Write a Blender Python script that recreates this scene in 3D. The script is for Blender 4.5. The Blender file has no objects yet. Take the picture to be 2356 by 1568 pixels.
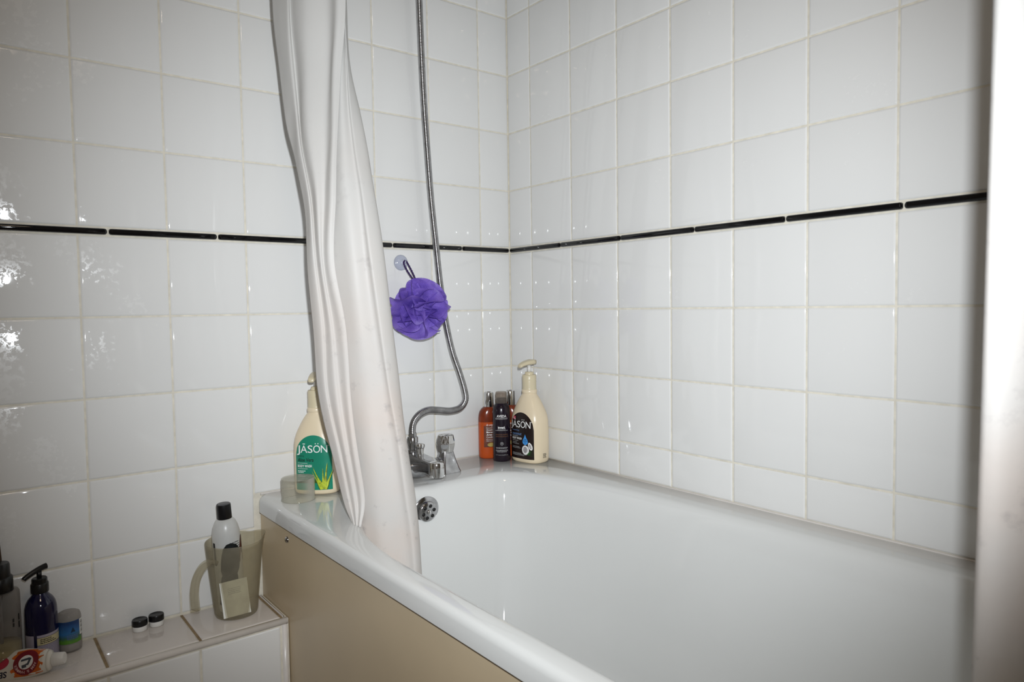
import bpy, bmesh, math, random
from mathutils import Vector, Matrix, noise
random.seed(7)
sc = bpy.context.scene
COL = sc.collection
PI = math.pi

# ------------------------------------------------------------------ camera
CAM = Vector((-1.1938, -1.5189, 0.9385))
yaw, pitch, roll = 0.6675, -0.0483, -0.0147
fw = Vector((math.sin(yaw)*math.cos(pitch), math.cos(yaw)*math.cos(pitch), math.sin(pitch)))
rt = Vector((math.cos(yaw), -math.sin(yaw), 0)); up = rt.cross(fw)
rt, up = rt*math.cos(roll)+up*math.sin(roll), up*math.cos(roll)-rt*math.sin(roll)
cd = bpy.data.cameras.new('camera'); cam = bpy.data.objects.new('camera', cd); COL.objects.link(cam)
cam.matrix_world = Matrix(((rt.x, up.x, -fw.x, CAM.x), (rt.y, up.y, -fw.y, CAM.y), (rt.z, up.z, -fw.z, CAM.z), (0, 0, 0, 1)))
cd.sensor_fit = 'HORIZONTAL'; cd.sensor_width = 36; cd.lens = 36*1633/2356; cd.clip_start = 0.02
cd.dof.use_dof = True; cd.dof.focus_distance = 1.75; cd.dof.aperture_fstop = 11
sc.camera = cam
# ------------------------------------------------------------------ light
sc.view_settings.view_transform = 'Standard'; sc.view_settings.look = 'None'
sc.view_settings.exposure = 0.0; sc.view_settings.gamma = 1.0; sc.view_settings.use_curve_mapping = False
w = bpy.data.worlds.new('world'); sc.world = w; w.use_nodes = True
w.node_tree.nodes['Background'].inputs[0].default_value = (0.9, 0.8, 0.7, 1)
w.node_tree.nodes['Background'].inputs[1].default_value = 0.02
# the camera's flash, a little above and to the right of the lens
fl = bpy.data.lights.new('camera_flash', 'SPOT'); fo = bpy.data.objects.new('camera_flash', fl); COL.objects.link(fo)
fl.energy = 84; fl.color = (0.915, 0.958, 1.0); fl.spot_size = math.radians(90); fl.spot_blend = 1.0; fl.shadow_soft_size = 0.012
fo.location = CAM + rt*0.027 + up*0.09
fo.rotation_euler = (fw + rt*0.0 + up*0.02).to_track_quat('-Z', 'Y').to_euler()
# the room's ceiling lamp
cl = bpy.data.lights.new('ceiling_lamp_light', 'AREA'); co = bpy.data.objects.new('ceiling_lamp_light', cl); COL.objects.link(co)
cl.shape = 'DISK'; cl.size = 0.3; cl.energy = 2.9; cl.color = (1.0, 0.80, 0.60); co.location = (-1.15, -1.5, 2.27)

# ------------------------------------------------------------------ helpers
def tag(o, label=None, cat=None, group=None, kind=None):
    if label: o['label'] = label
    if cat: o['category'] = cat
    if group: o['group'] = group
    if kind: o['kind'] = kind
    return o

def empty(name, loc=(0, 0, 0), rz=0.0, label=None, cat=None, group=None, kind=None):
    o = bpy.data.objects.new(name, None); COL.objects.link(o)
    o.location = loc; o.rotation_euler = (0, 0, rz); o.empty_display_size = 0.02
    return tag(o, label, cat, group, kind)

def mesh(name, vs, fs, mat=None, parent=None, smooth=True, loc=None, rot=None):
    m = bpy.data.meshes.new(name); m.from_pydata([tuple(v) for v in vs], [], fs); m.update()
    if smooth: m.polygons.foreach_set('use_smooth', [True]*len(m.polygons))
    if mat: m.materials.append(mat)
    o = bpy.data.objects.new(name, m); COL.objects.link(o)
    if parent: o.parent = parent
    if loc: o.location = loc
    if rot: o.rotation_euler = rot
    return o

def put(name, me, parent, loc, rot=(0, 0, 0)):
    o = bpy.data.objects.new(name, me); COL.objects.link(o); o.parent = parent
    o.location = loc; o.rotation_euler = rot
    return o

class G:
    """collects shapes that belong to one mesh"""
    def __init__(s): s.v = []; s.f = []
    def add(s, vs, fs):
        b = len(s.v); s.v += [Vector(x) for x in vs]; s.f += [tuple(i+b for i in f) for f in fs]; return s
    def rings(s, rings, cap0=True, cap1=True, close=True):
        n = len(rings[0]); vs = [p for r in rings for p in r]; fs = []
        for i in range(len(rings)-1):
            for j in range(n if close else n-1):
                k = (j+1) % n
                fs.append((i*n+j, i*n+k, (i+1)*n+k, (i+1)*n+j))
        if cap0: fs.append(tuple(range(n))[::-1])
        if cap1: fs.append(tuple((len(rings)-1)*n+j for j in range(n)))
        return s.add(vs, fs)
    def lathe(s, prof, n=32, M=None, cap0=True, cap1=True):
        R = []
        for r, z in prof:
            R.append([Vector((r*math.cos(2*PI*j/n), r*math.sin(2*PI*j/n), z)) for j in range(n)])
        if M is not None: R = [[M @ p for p in r] for r in R]
        return s.rings(R, cap0, cap1)
    def box(s, x0, x1, y0, y1, z0, z1, M=None):
        vs = [Vector((x, y, z)) for x in (x0, x1) for y in (y0, y1) for z in (z0, z1)]
        if M is not None: vs = [M @ p for p in vs]
        return s.add(vs, [(0, 1, 3, 2), (4, 6, 7, 5), (0, 4, 5, 1), (2, 3, 7, 6), (0, 2, 6, 4), (1, 5, 7, 3)])
    def tube(s, path, rad, n=16, cap=True):
        path = [Vector(p) for p in path]; rings = []; up0 = Vector((0.13, 0.31, 0.94)).normalized()
        t0 = (path[1]-path[0]).normalized(); nv = (up0 - t0*up0.dot(t0))
        if nv.length < 0.2: nv = Vector((1, 0, 0)) - t0*t0.x
        nv.normalize()
        for i, p in enumerate(path):
            t = (path[min(i+1, len(path)-1)]-path[max(i-1, 0)]).normalized()
            nv = (nv - t*nv.dot(t)).normalized(); b = t.cross(nv)
            r = rad(i/(len(path)-1), i) if callable(rad) else rad
            rx, ry = r if isinstance(r, tuple) else (r, r)
            rings.append([p + nv*rx*math.cos(2*PI*j/n) + b*ry*math.sin(2*PI*j/n) for j in range(n)])
        return s.rings(rings, cap, cap)
    def build(s, name, mat, parent=None, smooth=True, loc=None, rot=None, angle=None, bevel=None):
        o = mesh(name, s.v, s.f, mat, parent, smooth, loc, rot)
        bm = bmesh.new(); bm.from_mesh(o.data); bmesh.ops.recalc_face_normals(bm, faces=bm.faces); bm.to_mesh(o.data); bm.free()
        if bevel:
            md = o.modifiers.new('bevel', 'BEVEL'); md.width = bevel; md.segments = 3; md.limit_method = 'ANGLE'; md.angle_limit = math.radians(35)
        if angle: sharp(o, angle)
        return o

def sharp(o, deg):
    bm = bmesh.new(); bm.from_mesh(o.data)
    for e in bm.edges:
        if len(e.link_faces) == 2 and e.calc_face_angle(0) > math.radians(deg): e.smooth = False
    bm.to_mesh(o.data); bm.free()

def spline(pts, per=8):
    """Catmull-Rom through points"""
    P = [Vector(p) for p in pts]; P = [P[0]*2-P[1]] + P + [P[-1]*2-P[-2]]; out = []
    for i in range(1, len(P)-2):
        a, b, c, d = P[i-1:i+3]
        for k in range(per):
            t = k/per
            out.append(0.5*((2*b)+(c-a)*t+(2*a-5*b+4*c-d)*t*t+(3*b-a-3*c+d)*t**3))
    out.append(P[-2]); return out

def resample(path, step):
    out = [path[0]]; acc = 0.0
    for a, b in zip(path, path[1:]):
        L = (b-a).length; pos = step-acc
        while pos <= L:
            out.append(a.lerp(b, pos/L)); pos += step
        acc = (acc+L) % step
    return out

def superell(a, b, n, z, N=56):
    out = []
    for j in range(N):
        t = 2*PI*j/N; c, s_ = math.cos(t), math.sin(t)
        out.append(Vector((a*math.copysign(abs(c)**(2/n), c), b*math.copysign(abs(s_)**(2/n), s_), z)))
    return out

# ------------------------------------------------------------------ materials
class NT:
    def __init__(s, name):
        s.m = bpy.data.materials.new(name); s.m.use_nodes = True; s.t = s.m.node_tree; s.n = s.t.nodes; s.l = s.t.links
        s.p = s.n['Principled BSDF']; s.out = s.n['Material Output']
    def new(s, t, **k):
        x = s.n.new(t)
        for a, v in k.items(): setattr(x, a, v)
        return x
    def noise(s, scale, detail=2, rough=0.5, coord='Object'):
        tc = s.new('ShaderNodeTexCoord'); nz = s.new('ShaderNodeTexNoise')
        nz.inputs['Scale'].default_value = scale; nz.inputs['Detail'].default_value = detail; nz.inputs['Roughness'].default_value = rough
        if coord == 'World':
            ge = s.new('ShaderNodeNewGeometry'); s.l.new(ge.outputs['Position'], nz.inputs['Vector'])
        else: s.l.new(tc.outputs[coord], nz.inputs['Vector'])
        return nz
    def ramp(s, src, stops):
        r = s.new('ShaderNodeValToRGB'); e = r.color_ramp.elements
        while len(e) < len(stops): e.new(0.5)
        for el, (p, c) in zip(e, stops):
            el.position = p; el.color = c if len(c) == 4 else (*c, 1)
        s.l.new(src, r.inputs[0]); return r
    def bump(s, src, strength, dist):
        b = s.new('ShaderNodeBump'); b.inputs['Strength'].default_value = strength; b.inputs['Distance'].default_value = dist
        s.l.new(src, b.inputs['Height']); s.l.new(b.outputs[0], s.p.inputs['Normal']); return b
    def mix(s, fac, a, b):
        x = s.new('ShaderNodeMixRGB')
        for i, v in ((0, fac), (1, a), (2, b)):
            if isinstance(v, (int, float)): x.inputs[i].default_value = v
            elif isinstance(v, tuple): x.inputs[i].default_value = (*v, 1)
            else: s.l.new(v, x.inputs[i])
        return x

def pm(name, col, rough=0.4, metal=0.0, spec=0.5, coat=0.0, nz=None, trans=0.0, ior=1.45):
    """principled material with a slight procedural colour variation"""
    t = NT(name); p = t.p
    p.inputs['Roughness'].default_value = rough; p.inputs['Metallic'].default_value = metal
    p.inputs['Specular IOR Level'].default_value = spec; p.inputs['Coat Weight'].default_value = coat
    p.inputs['Transmission Weight'].default_value = trans; p.inputs['IOR'].default_value = ior
    sc_, amt = nz or (30, 0.06)
    n = t.noise(sc_, 3)
    a = tuple(c*(1-amt) for c in col); b = tuple(min(1, c*(1+amt)) for c in col)
    r = t.ramp(n.outputs['Fac'], [(0.3, a), (0.7, b)])
    t.l.new(r.outputs[0], p.inputs['Base Color'])
    return t.m

def see_through(name, col, tint, fac, rough=0.1, spec=0.5, nz=None, edge=0.6, blend=0.25):
    """thin clear or frosted plastic: part surface, part see-through"""
    t = NT(name); t.p.inputs['Base Color'].default_value = (*col, 1); t.p.inputs['Roughness'].default_value = rough
    t.p.inputs['Specular IOR Level'].default_value = spec
    tr = t.new('ShaderNodeBsdfTransparent'); tr.inputs[0].default_value = (*tint, 1)
    mx = t.new('ShaderNodeMixShader'); n = t.noise(*(nz or (40, 3)))
    r = t.ramp(n.outputs['Fac'], [(0.25, (max(0, fac-0.05),)*3), (0.75, (min(1, fac+0.05),)*3)])
    lw = t.new('ShaderNodeLayerWeight'); lw.inputs[0].default_value = blend
    ad = t.new('ShaderNodeMath', operation='MULTIPLY_ADD', use_clamp=True); ad.inputs[1].default_value = edge
    t.l.new(lw.outputs['Facing'], ad.inputs[0]); t.l.new(r.outputs[0], ad.inputs[2])
    t.l.new(ad.outputs[0], mx.inputs[0]); t.l.new(tr.outputs[0], mx.inputs[1]); t.l.new(t.p.outputs[0], mx.inputs[2])
    t.l.new(mx.outputs[0], t.out.inputs['Surface'])
    return t.m

def tile_mat(name, col, splash=True):
    t = NT(name); p = t.p
    n1 = t.noise(2.2, 2, coord='World')
    r1 = t.ramp(n1.outputs['Fac'], [(0.3, tuple(c*0.975 for c in col)), (0.7, col)])
    t.l.new(r1.outputs[0], p.inputs['Base Color'])
    # dried splashes make the glaze rough in spots
    n2 = t.noise(95, 4, 0.65, coord='World'); n3 = t.noise(9, 2, coord='World')
    m = t.new('ShaderNodeMath', operation='MULTIPLY'); t.l.new(n2.outputs['Fac'], m.inputs[0]); t.l.new(n3.outputs['Fac'], m.inputs[1])
    ge = t.new('ShaderNodeNewGeometry'); sx = t.new('ShaderNodeSeparateXYZ'); t.l.new(ge.outputs['Position'], sx.inputs[0])
    mr = t.new('ShaderNodeMapRange'); mr.inputs[1].default_value = -0.85; mr.inputs[2].default_value = -1.15; mr.inputs[3].default_value = -0.10; mr.inputs[4].default_value = 0.03
    t.l.new(sx.outputs['X'], mr.inputs[0]); sm = t.new('ShaderNodeMath', operation='ADD'); t.l.new(m.outputs[0], sm.inputs[0]); t.l.new(mr.outputs[0], sm.inputs[1]); m = sm
    r2 = t.ramp(m.outputs[0], [(0.26, (0.04,)*3), (0.36, (0.42,)*3 if splash else (0.08,)*3)])
    t.l.new(r2.outputs[0], p.inputs['Roughness'])
    n4 = t.noise(15, 2, 0.5, coord='World'); t.bump(n4.outputs['Fac'], 0.03, 0.0012)
    p.inputs['Specular IOR Level'].default_value = 0.5
    return t.m

M_tile = tile_mat('white_glazed_tile', (0.80, 0.80, 0.785))
M_black = tile_mat('black_glazed_tile', (0.0035, 0.0035, 0.0045), False)
M_ledge = tile_mat('ledge_tile', (0.74, 0.69, 0.65))
M_grout = pm('cream_grout', (0.74, 0.70, 0.60), 0.85, nz=(60, 0.10), spec=0.2)
M_dirty = pm('brown_stained_grout', (0.30, 0.22, 0.13), 0.8, nz=(60, 0.2), spec=0.2)
M_wall = pm('painted_plaster', (0.62, 0.58, 0.53), 0.8, nz=(5, 0.03))
M_floor = pm('vinyl_floor', (0.30, 0.26, 0.22), 0.5, nz=(8, 0.15))
M_trim = pm('white_plastic_trim', (0.72, 0.68, 0.64), 0.25, nz=(20, 0.05))
M_chrome = pm('chrome', (0.50, 0.50, 0.51), 0.13, 1.0, nz=(70, 0.22))
M_chrome_c = pm('bright_chrome', (0.78, 0.78, 0.78), 0.08, 1.0, nz=(50, 0.1))
M_hose = pm('hose_steel', (0.42, 0.42, 0.43), 0.22, 1.0, nz=(60, 0.2))
M_hole = pm('dark_hole', (0.006, 0.006, 0.006), 0.6)
M_white = pm('white_plastic', (0.78, 0.77, 0.74), 0.35)
M_blackp = pm('black_plastic', (0.006, 0.006, 0.007), 0.3)

def acrylic():
    t = NT('white_bath_acrylic'); p = t.p
    n = t.noise(3.0, 3, coord='World')
    r = t.ramp(n.outputs['Fac'], [(0.3, (0.70, 0.71, 0.695)), (0.7, (0.73, 0.735, 0.72))])
    t.l.new(r.outputs[0], p.inputs['Base Color']); p.inputs['Roughness'].default_value = 0.05
    n2 = t.noise(9, 2, coord='World'); t.bump(n2.outputs['Fac'], 0.06, 0.002)
    return t.m
M_bath = acrylic()
M_panel = pm('cream_bath_panel', (0.62, 0.50, 0.335), 0.30, nz=(3, 0.05))

def curtain_mat():
    t = NT('white_vinyl_curtain'); p = t.p
    ge = t.new('ShaderNodeNewGeometry'); sx = t.new('ShaderNodeSeparateXYZ'); t.l.new(ge.outputs['Position'], sx.inputs[0])
    base = (0.75, 0.745, 0.725)
    # peach soap stain that gets stronger towards the hem, and grey mildew flecks
    mr = t.new('ShaderNodeMapRange'); mr.inputs[1].default_value = 1.35; mr.inputs[2].default_value = 0.45; mr.inputs[3].default_value = 0.0; mr.inputs[4].default_value = 0.85
    t.l.new(sx.outputs['Z'], mr.inputs[0])
    n = t.noise(7, 4, coord='World'); r = t.ramp(n.outputs['Fac'], [(0.35, (0.25,)*3), (0.70, (1,)*3)])
    mu = t.new('ShaderNodeMath', operation='MULTIPLY'); t.l.new(mr.outputs[0], mu.inputs[0]); t.l.new(r.outputs[0], mu.inputs[1])
    c1 = t.mix(mu.outputs[0], base, (0.78, 0.66, 0.58))
    n2 = t.noise(24, 5, 0.65, coord='World'); r2 = t.ramp(n2.outputs['Fac'], [(0.59, (0,)*3), (0.74, (1,)*3)])
    mu2 = t.new('ShaderNodeMath', operation='MULTIPLY'); t.l.new(mr.outputs[0], mu2.inputs[0]); t.l.new(r2.outputs[0], mu2.inputs[1])
    c2 = t.mix(mu2.outputs[0], c1.outputs[0], (0.42, 0.39, 0.38))
    t.l.new(c2.outputs[0], p.inputs['Base Color']); p.inputs['Roughness'].default_value = 0.48; p.inputs['Specular IOR Level'].default_value = 0.3
    n3 = t.noise(45, 3, coord='World'); t.bump(n3.outputs['Fac'], 0.25, 0.002)
    tl = t.new('ShaderNodeBsdfTranslucent'); t.l.new(c2.outputs[0], tl.inputs[0])
    mx = t.new('ShaderNodeMixShader'); mx.inputs[0].default_value = 0.22
    t.l.new(p.outputs[0], mx.inputs[1]); t.l.new(tl.outputs[0], mx.inputs[2]); t.l.new(mx.outputs[0], t.out.inputs['Surface'])
    return t.m
M_curtain = curtain_mat()

def net_mat():
    t = NT('purple_bath_net'); p = t.p
    n = t.noise(38, 3); r = t.ramp(n.outputs['Fac'], [(0.3, (0.20, 0.115, 0.58)), (0.7, (0.35, 0.225, 0.80))])
    t.l.new(r.outputs[0], p.inputs['Base Color']); p.inputs['Roughness'].default_value = 0.5
    tl = t.new('ShaderNodeBsdfTranslucent'); t.l.new(r.outputs[0], tl.inputs[0])
    mx = t.new('ShaderNodeMixShader'); mx.inputs[0].default_value = 0.4; t.l.new(p.outputs[0], mx.inputs[1]); t.l.new(tl.outputs[0], mx.inputs[2])
    # the holes of the net
    tc = t.new('ShaderNodeTexCoord'); vo = t.new('ShaderNodeTexVoronoi'); vo.inputs['Scale'].default_value = 620; vo.inputs['Randomness'].default_value = 0.3
    t.l.new(tc.outputs['Object'], vo.inputs['Vector'])
    r2 = t.ramp(vo.outputs['Distance'], [(0.30, (0.55,)*3), (0.42, (1,)*3)])
    tr = t.new('ShaderNodeBsdfTransparent'); m2 = t.new('ShaderNodeMixShader')
    t.l.new(r2.outputs[0], m2.inputs[0]); t.l.new(tr.outputs[0], m2.inputs[1]); t.l.new(mx.outputs[0], m2.inputs[2]); t.l.new(m2.outputs[0], t.out.inputs['Surface'])
    return t.m
M_net = net_mat()
M_cord = pm('dark_purple_cord', (0.035, 0.015, 0.085), 0.7)
M_suction = see_through('clear_suction_cup', (0.72, 0.75, 0.85), (0.93, 0.95, 1.0), 0.45, 0.12)
M_clear = see_through('clear_plastic', (0.62, 0.60, 0.52), (0.97, 0.965, 0.94), 0.025, 0.06, edge=0.42, blend=0.78)
M_frost = see_through('frosted_jug_plastic', (0.42, 0.385, 0.30), (0.95, 0.93, 0.86), 0.20, 0.4, 0.35, edge=0.35)
M_cream = pm('pearl_cream_plastic', (0.78, 0.66, 0.47), 0.30, nz=(12, 0.03), coat=0.15)
M_cream_d = pm('pump_cream_plastic', (0.66, 0.58, 0.40), 0.32, nz=(12, 0.04))
M_green = pm('green_label', (0.015, 0.235, 0.145), 0.28, nz=(15, 0.08))
M_brown = pm('dark_brown_label', (0.014, 0.007, 0.006), 0.28, nz=(15, 0.2))
M_txw = pm('white_print', (0.85, 0.85, 0.83), 0.5)
M_txk = pm('black_print', (0.006, 0.007, 0.007), 0.5)
M_txg = pm('grey_print', (0.33, 0.33, 0.33), 0.5)
M_txb = pm('blue_print', (0.12, 0.22, 0.42), 0.5)
M_txo = pm('amber_print', (0.20, 0.085, 0.03), 0.5)
M_leaf = pm('aloe_leaf_print', (0.42, 0.50, 0.035), 0.35, nz=(220, 0.45))
M_leaf_d = pm('dark_leaf_print', (0.035, 0.10, 0.02), 0.35, nz=(200, 0.4))
M_palm = pm('palm_print', (0.03, 0.16, 0.03), 0.4)
M_drop = pm('blue_drop_print', (0.06, 0.30, 0.72), 0.35)
M_red = pm('red_print', (0.50, 0.03, 0.07), 0.4)
M_coco = pm('coconut_print', (0.80, 0.79, 0.77), 0.4, nz=(120, 0.1))
M_coco_d = pm('coconut_hollow_print', (0.36, 0.34, 0.34), 0.4, nz=(150, 0.2))
M_aveda = pm('aubergine_bottle', (0.011, 0.006, 0.012), 0.22, nz=(12, 0.1))
M_smoke = see_through('smoky_clear_cap', (0.34, 0.29, 0.25), (0.80, 0.75, 0.70), 0.25, 0.12)
M_amber = pm('orange_translucent_bottle', (0.47, 0.075, 0.013), 0.22, nz=(14, 0.10))
M_amber_d = pm('dark_orange_bottle_top', (0.17, 0.028, 0.009), 0.18, nz=(30, 0.35))
M_olbl = pm('argan_label', (0.13, 0.03, 0.012), 0.35, nz=(40, 0.4))
M_nut = pm('argan_nut_print', (0.42, 0.30, 0.08), 0.4, nz=(90, 0.3))

# ------------------------------------------------------------------ lettering
_cache = {}
def text_geo(s, size, bold=0.0, align='LEFT', shear=0.0, xs=1.0, sp=1.0):
    cu = bpy.data.curves.new('lettering', 'FONT'); cu.body = s; cu.size = size; cu.align_x = align; cu.offset = bold; cu.shear = shear
    cu.space_character = sp; cu.resolution_u = 3; cu.fill_mode = 'BOTH'
    ob = bpy.data.objects.new('lettering', cu); COL.objects.link(ob)
    me = bpy.data.meshes.new_from_object(ob.evaluated_get(bpy.context.evaluated_depsgraph_get()))
    v = [(p.co.x*xs, p.co.y) for p in me.vertices]; f = [tuple(p.vertices) for p in me.polygons]
    bpy.data.objects.remove(ob); bpy.data.curves.remove(cu); bpy.data.meshes.remove(me)
    return v, f

class Print:
    """flat print wrapped on a surface through fn(x, z, offset)"""
    def __init__(s, fn): s.fn = fn; s.g = G()
    def flat(s, vs, fs, x=0, z=0, off=0.0004):
        s.g.add([s.fn(a+x, b+z, off) for a, b in vs], fs); return s
    def text(s, t, size, x, z, off=0.0004, **k):
        v, f = text_geo(t, size, **k); return s.flat(v, f, x, z, off)
    def fitted(s, t, x0, x1, z, h, off=0.0004, **k):
        """text stretched to span x0..x1 with letter height h"""
        v, f = text_geo(t, 1.0, **k)
        ax = min(p[0] for p in v); bx = max(p[0] for p in v)
        cv, _ = text_geo('E', 1.0); ch = max(p[1] for p in cv)
        return s.flat([((p[0]-ax)/(bx-ax)*(x1-x0)+x0, p[1]/ch*h+z) for p in v], f, 0, 0, off)
    def poly(s, pts, off=0.0004):
        """convex or star-shaped outline as a fan"""
        c = (sum(p[0] for p in pts)/len(pts), sum(p[1] for p in pts)/len(pts)); n = len(pts)
        return s.flat([c]+list(pts), [(0, i+1, (i+1) % n+1) for i in range(n)], 0, 0, off)
    def bar(s, x0, x1, z, h, off=0.0004, n=4):
        vs = []
        for i in range(n+1):
            x = x0+(x1-x0)*i/n; vs += [(x, z-h/2), (x, z+h/2)]
        return s.flat(vs, [(2*i, 2*i+2, 2*i+3, 2*i+1) for i in range(n)], 0, 0, off)
    def fine(s, x0, x1, z, h, seed=1, off=0.0004):
        """a line of print too fine to read: broken dashes"""
        rr = random.Random(seed); x = x0
        while x < x1:
            L = rr.uniform(0.0012, 0.0042); s.bar(x, min(x+L, x1), z, h, off, 1); x += L+0.0007
        return s
    def build(s, name, mat, parent, label=None):
        o = mesh(name, s.g.v, s.g.f, mat, parent, False)
        if label: o['label'] = label
        return o

def ell(cx, cz, rx, rz, n=24, rot=0.0):
    out = []
    for i in range(n):
        a = 2*PI*i/n; x, z = rx*math.cos(a), rz*math.sin(a)
        out.append((cx+x*math.cos(rot)-z*math.sin(rot), cz+x*math.sin(rot)+z*math.cos(rot)))
    return out

# ------------------------------------------------------------------ room shell
P = 0.152; RIM = 0.5455; LEDGE = 0.329
def slab(name, x0, x1, y0, y1, z0, z1, mat):
    g = G().box(x0, x1, y0, y1, z0, z1); o = g.build(name, mat, None, False); o['kind'] = 'structure'; return o
GD = 0.0016      # grout lies this deep behind the tile face
wall_back = slab('wall_back', -2.1, 0.1, GD, 0.1, 0, 2.3, M_grout)
wall_right = slab('wall_right', GD, 0.1, -2.5, GD, 0, 2.3, M_grout)
slab('wall_left', -2.2, -2.1, -2.5, 0.1, 0, 2.3, M_wall)
slab('wall_front', -2.2, 0.1, -2.6, -2.5, 0, 2.3, M_wall)
slab('floor', -2.2, 0.1, -2.6, 0.1, -0.1, 0, M_floor)
slab('ceiling', -2.2, 0.1, -2.6, 0.1, 2.3, 2.4, M_wall)

_tm = {}
def tile_mesh(w, h, mat):
    k = (round(w, 4), round(h, 4), mat.name)
    if k in _tm: return _tm[k]
    e = [(0.0, 0.0024), (0.0011, 0.0008), (0.0042, 0.0)]
    def ax(L):
        a = [-L/2+e[0][0], -L/2+e[1][0], -L/2+e[2][0]]; return a+[-x for x in reversed(a)]
    X, Z = ax(w), ax(h); d = [0.0024, 0.0008, 0, 0, 0.0008, 0.0024]
    vs = [(X[i], max(d[i], d[j]), Z[j]) for i in range(6) for j in range(6)]
    fs = [(i*6+j, (i+1)*6+j, (i+1)*6+j+1, i*6+j+1) for i in range(5) for j in range(5)]
    m = bpy.data.meshes.new('tile'); m.from_pydata(vs, [], fs); m.update()
    m.polygons.foreach_set('use_smooth', [True]*25); m.materials.append(mat)
    _tm[k] = m; return m

GAP = 0.0025
def wall_tiles(wall, axis, cols, rows):
    for (c0, c1, zmin) in cols:
        for (z0, z1) in rows:
            if z1 <= zmin+0.01: continue
            z0_ = max(z0, zmin)
            me = tile_mesh(c1-c0-GAP, z1-z0_-GAP, M_tile)
            c = -(c0+c1)/2; zc = (z0_+z1)/2; j = lambda: random.gauss(0, 0.0009)
            if axis == 'x': put('tile', me, wall, (c, 0, zc), (j(), 0, j()))
            else: put('tile', me, wall, (0, c, zc), (0, j(), -PI/2+j()))
rows = [(0.93-P*k, 0.93-P*(k-1)) for k in range(4, 0, -1)] + [(0.93, 1.0822)] + [(1.0972+P*k, 1.0972+P*(k+1)) for k in range(6)]
pL, pR = 0.0946, 0.0915
colsL = [(-0.0008, pL, RIM+0.001)] + [(pL+P*k, pL+P*(k+1), RIM+0.001 if k < 4 else LEDGE+0.001) for k in range(9)]
wall_tiles(wall_back, 'x', colsL, rows)
colsR = [(-0.0008, pR, RIM+0.001)] + [(pR+P*k, pR+P*(k+1), RIM+0.001) for k in range(11)]
wall_tiles(wall_right, 'y', colsR, rows)

def strip_mesh(L):
    k = ('s', round(L, 3))
    if k in _tm: return _tm[k]
    g = G(); R = []
    for x, s in ((-L/2, 0.6), (-L/2+0.002, 0.93), (-L/2+0.005, 1), (L/2-0.005, 1), (L/2-0.002, 0.93), (L/2, 0.6)):
        R.append([Vector((x, 0.002-0.0075*s*math.sin(PI*j/7)**0.6 if 0 < j < 7 else 0.002, -0.0060*s*math.cos(PI*j/7))) for j in range(8)])
    g.rings(R, True, True, True)
    m = bpy.data.meshes.new('border_tile'); m.from_pydata(g.v, [], g.f); m.update()
    bm = bmesh.new(); bm.from_mesh(m); bmesh.ops.recalc_face_normals(bm, faces=bm.faces); bm.to_mesh(m); bm.free()
    m.polygons.foreach_set('use_smooth', [True]*len(m.polygons)); m.materials.append(M_black); _tm[k] = m; return m
jl = [0.003, 0.1557, 0.357, 0.558, 0.7602, 0.9574, 1.159, 1.361, 1.563]
jr = [0.003, 0.2052, 0.4064, 0.6096, 0.811, 1.0145, 1.217, 1.419, 1.621, 1.763]
for a, b in zip(jl, jl[1:]): put('border_tile', strip_mesh(b-a-0.0032), wall_back, (-(a+b)/2, 0, 1.0897))
for a, b in zip(jr, jr[1:]): put('border_tile', strip_mesh(b-a-0.0032), wall_right, (0, -(a+b)/2, 1.0897), (0, 0, -PI/2))

# ------------------------------------------------------------------ tiled ledge along the back wall
EX = -0.6935                       # where the ledge ends against the bath panel
ledge = G().box(-2.1, EX, -0.1525, 0.0, 0.0, LEDGE-0.0016).build('wall_ledge', M_grout, None, False); ledge['kind'] = 'structure'
xs = [-0.7035-P*k for k in range(7)]
cuts = [(EX, xs[0])] + list(zip(xs, xs[1:]))
for a, b in cuts:
    gp = 0.0045
    me = tile_mesh(a-b-gp if a-b > 0.02 else a-b-0.003, 0.1405, M_ledge)
    put('tile', me, ledge, ((a+b)/2, -0.0015-0.1405/2, LEDGE), (-PI/2, 0, 0))
fx = [-0.7085-0.150*k for k in range(7)]
for a, b in zip(fx, fx[1:]):
    for z0, z1 in ((0.012, 0.166), (0.166, 0.3165)):
        put('tile', tile_mesh(a-b-0.003, z1-z0-0.003, M_tile), ledge, ((a+b)/2, -0.154, (z0+z1)/2))
# rounded edge trims
def trim(name, p0, p1, r):
    g = G().tube([p0, Vector(p0).lerp(Vector(p1), 0.5), p1], r, 12); return g.build(name, M_trim, ledge)
trim('edge_trim', (-1.75, -0.1495, LEDGE-0.0062), (EX-0.0015, -0.1495, LEDGE-0.0062), 0.0068)
trim('edge_trim', (EX-0.0075, -0.1505, 0.0), (EX-0.0075, -0.1505, LEDGE-0.012), 0.0062)
for x in xs[:6]:
    g = G().box(x-0.0023, x+0.0023, -0.1435, -0.001, LEDGE-0.004, LEDGE-0.0009); g.build('joint', M_dirty, ledge, False)

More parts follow.
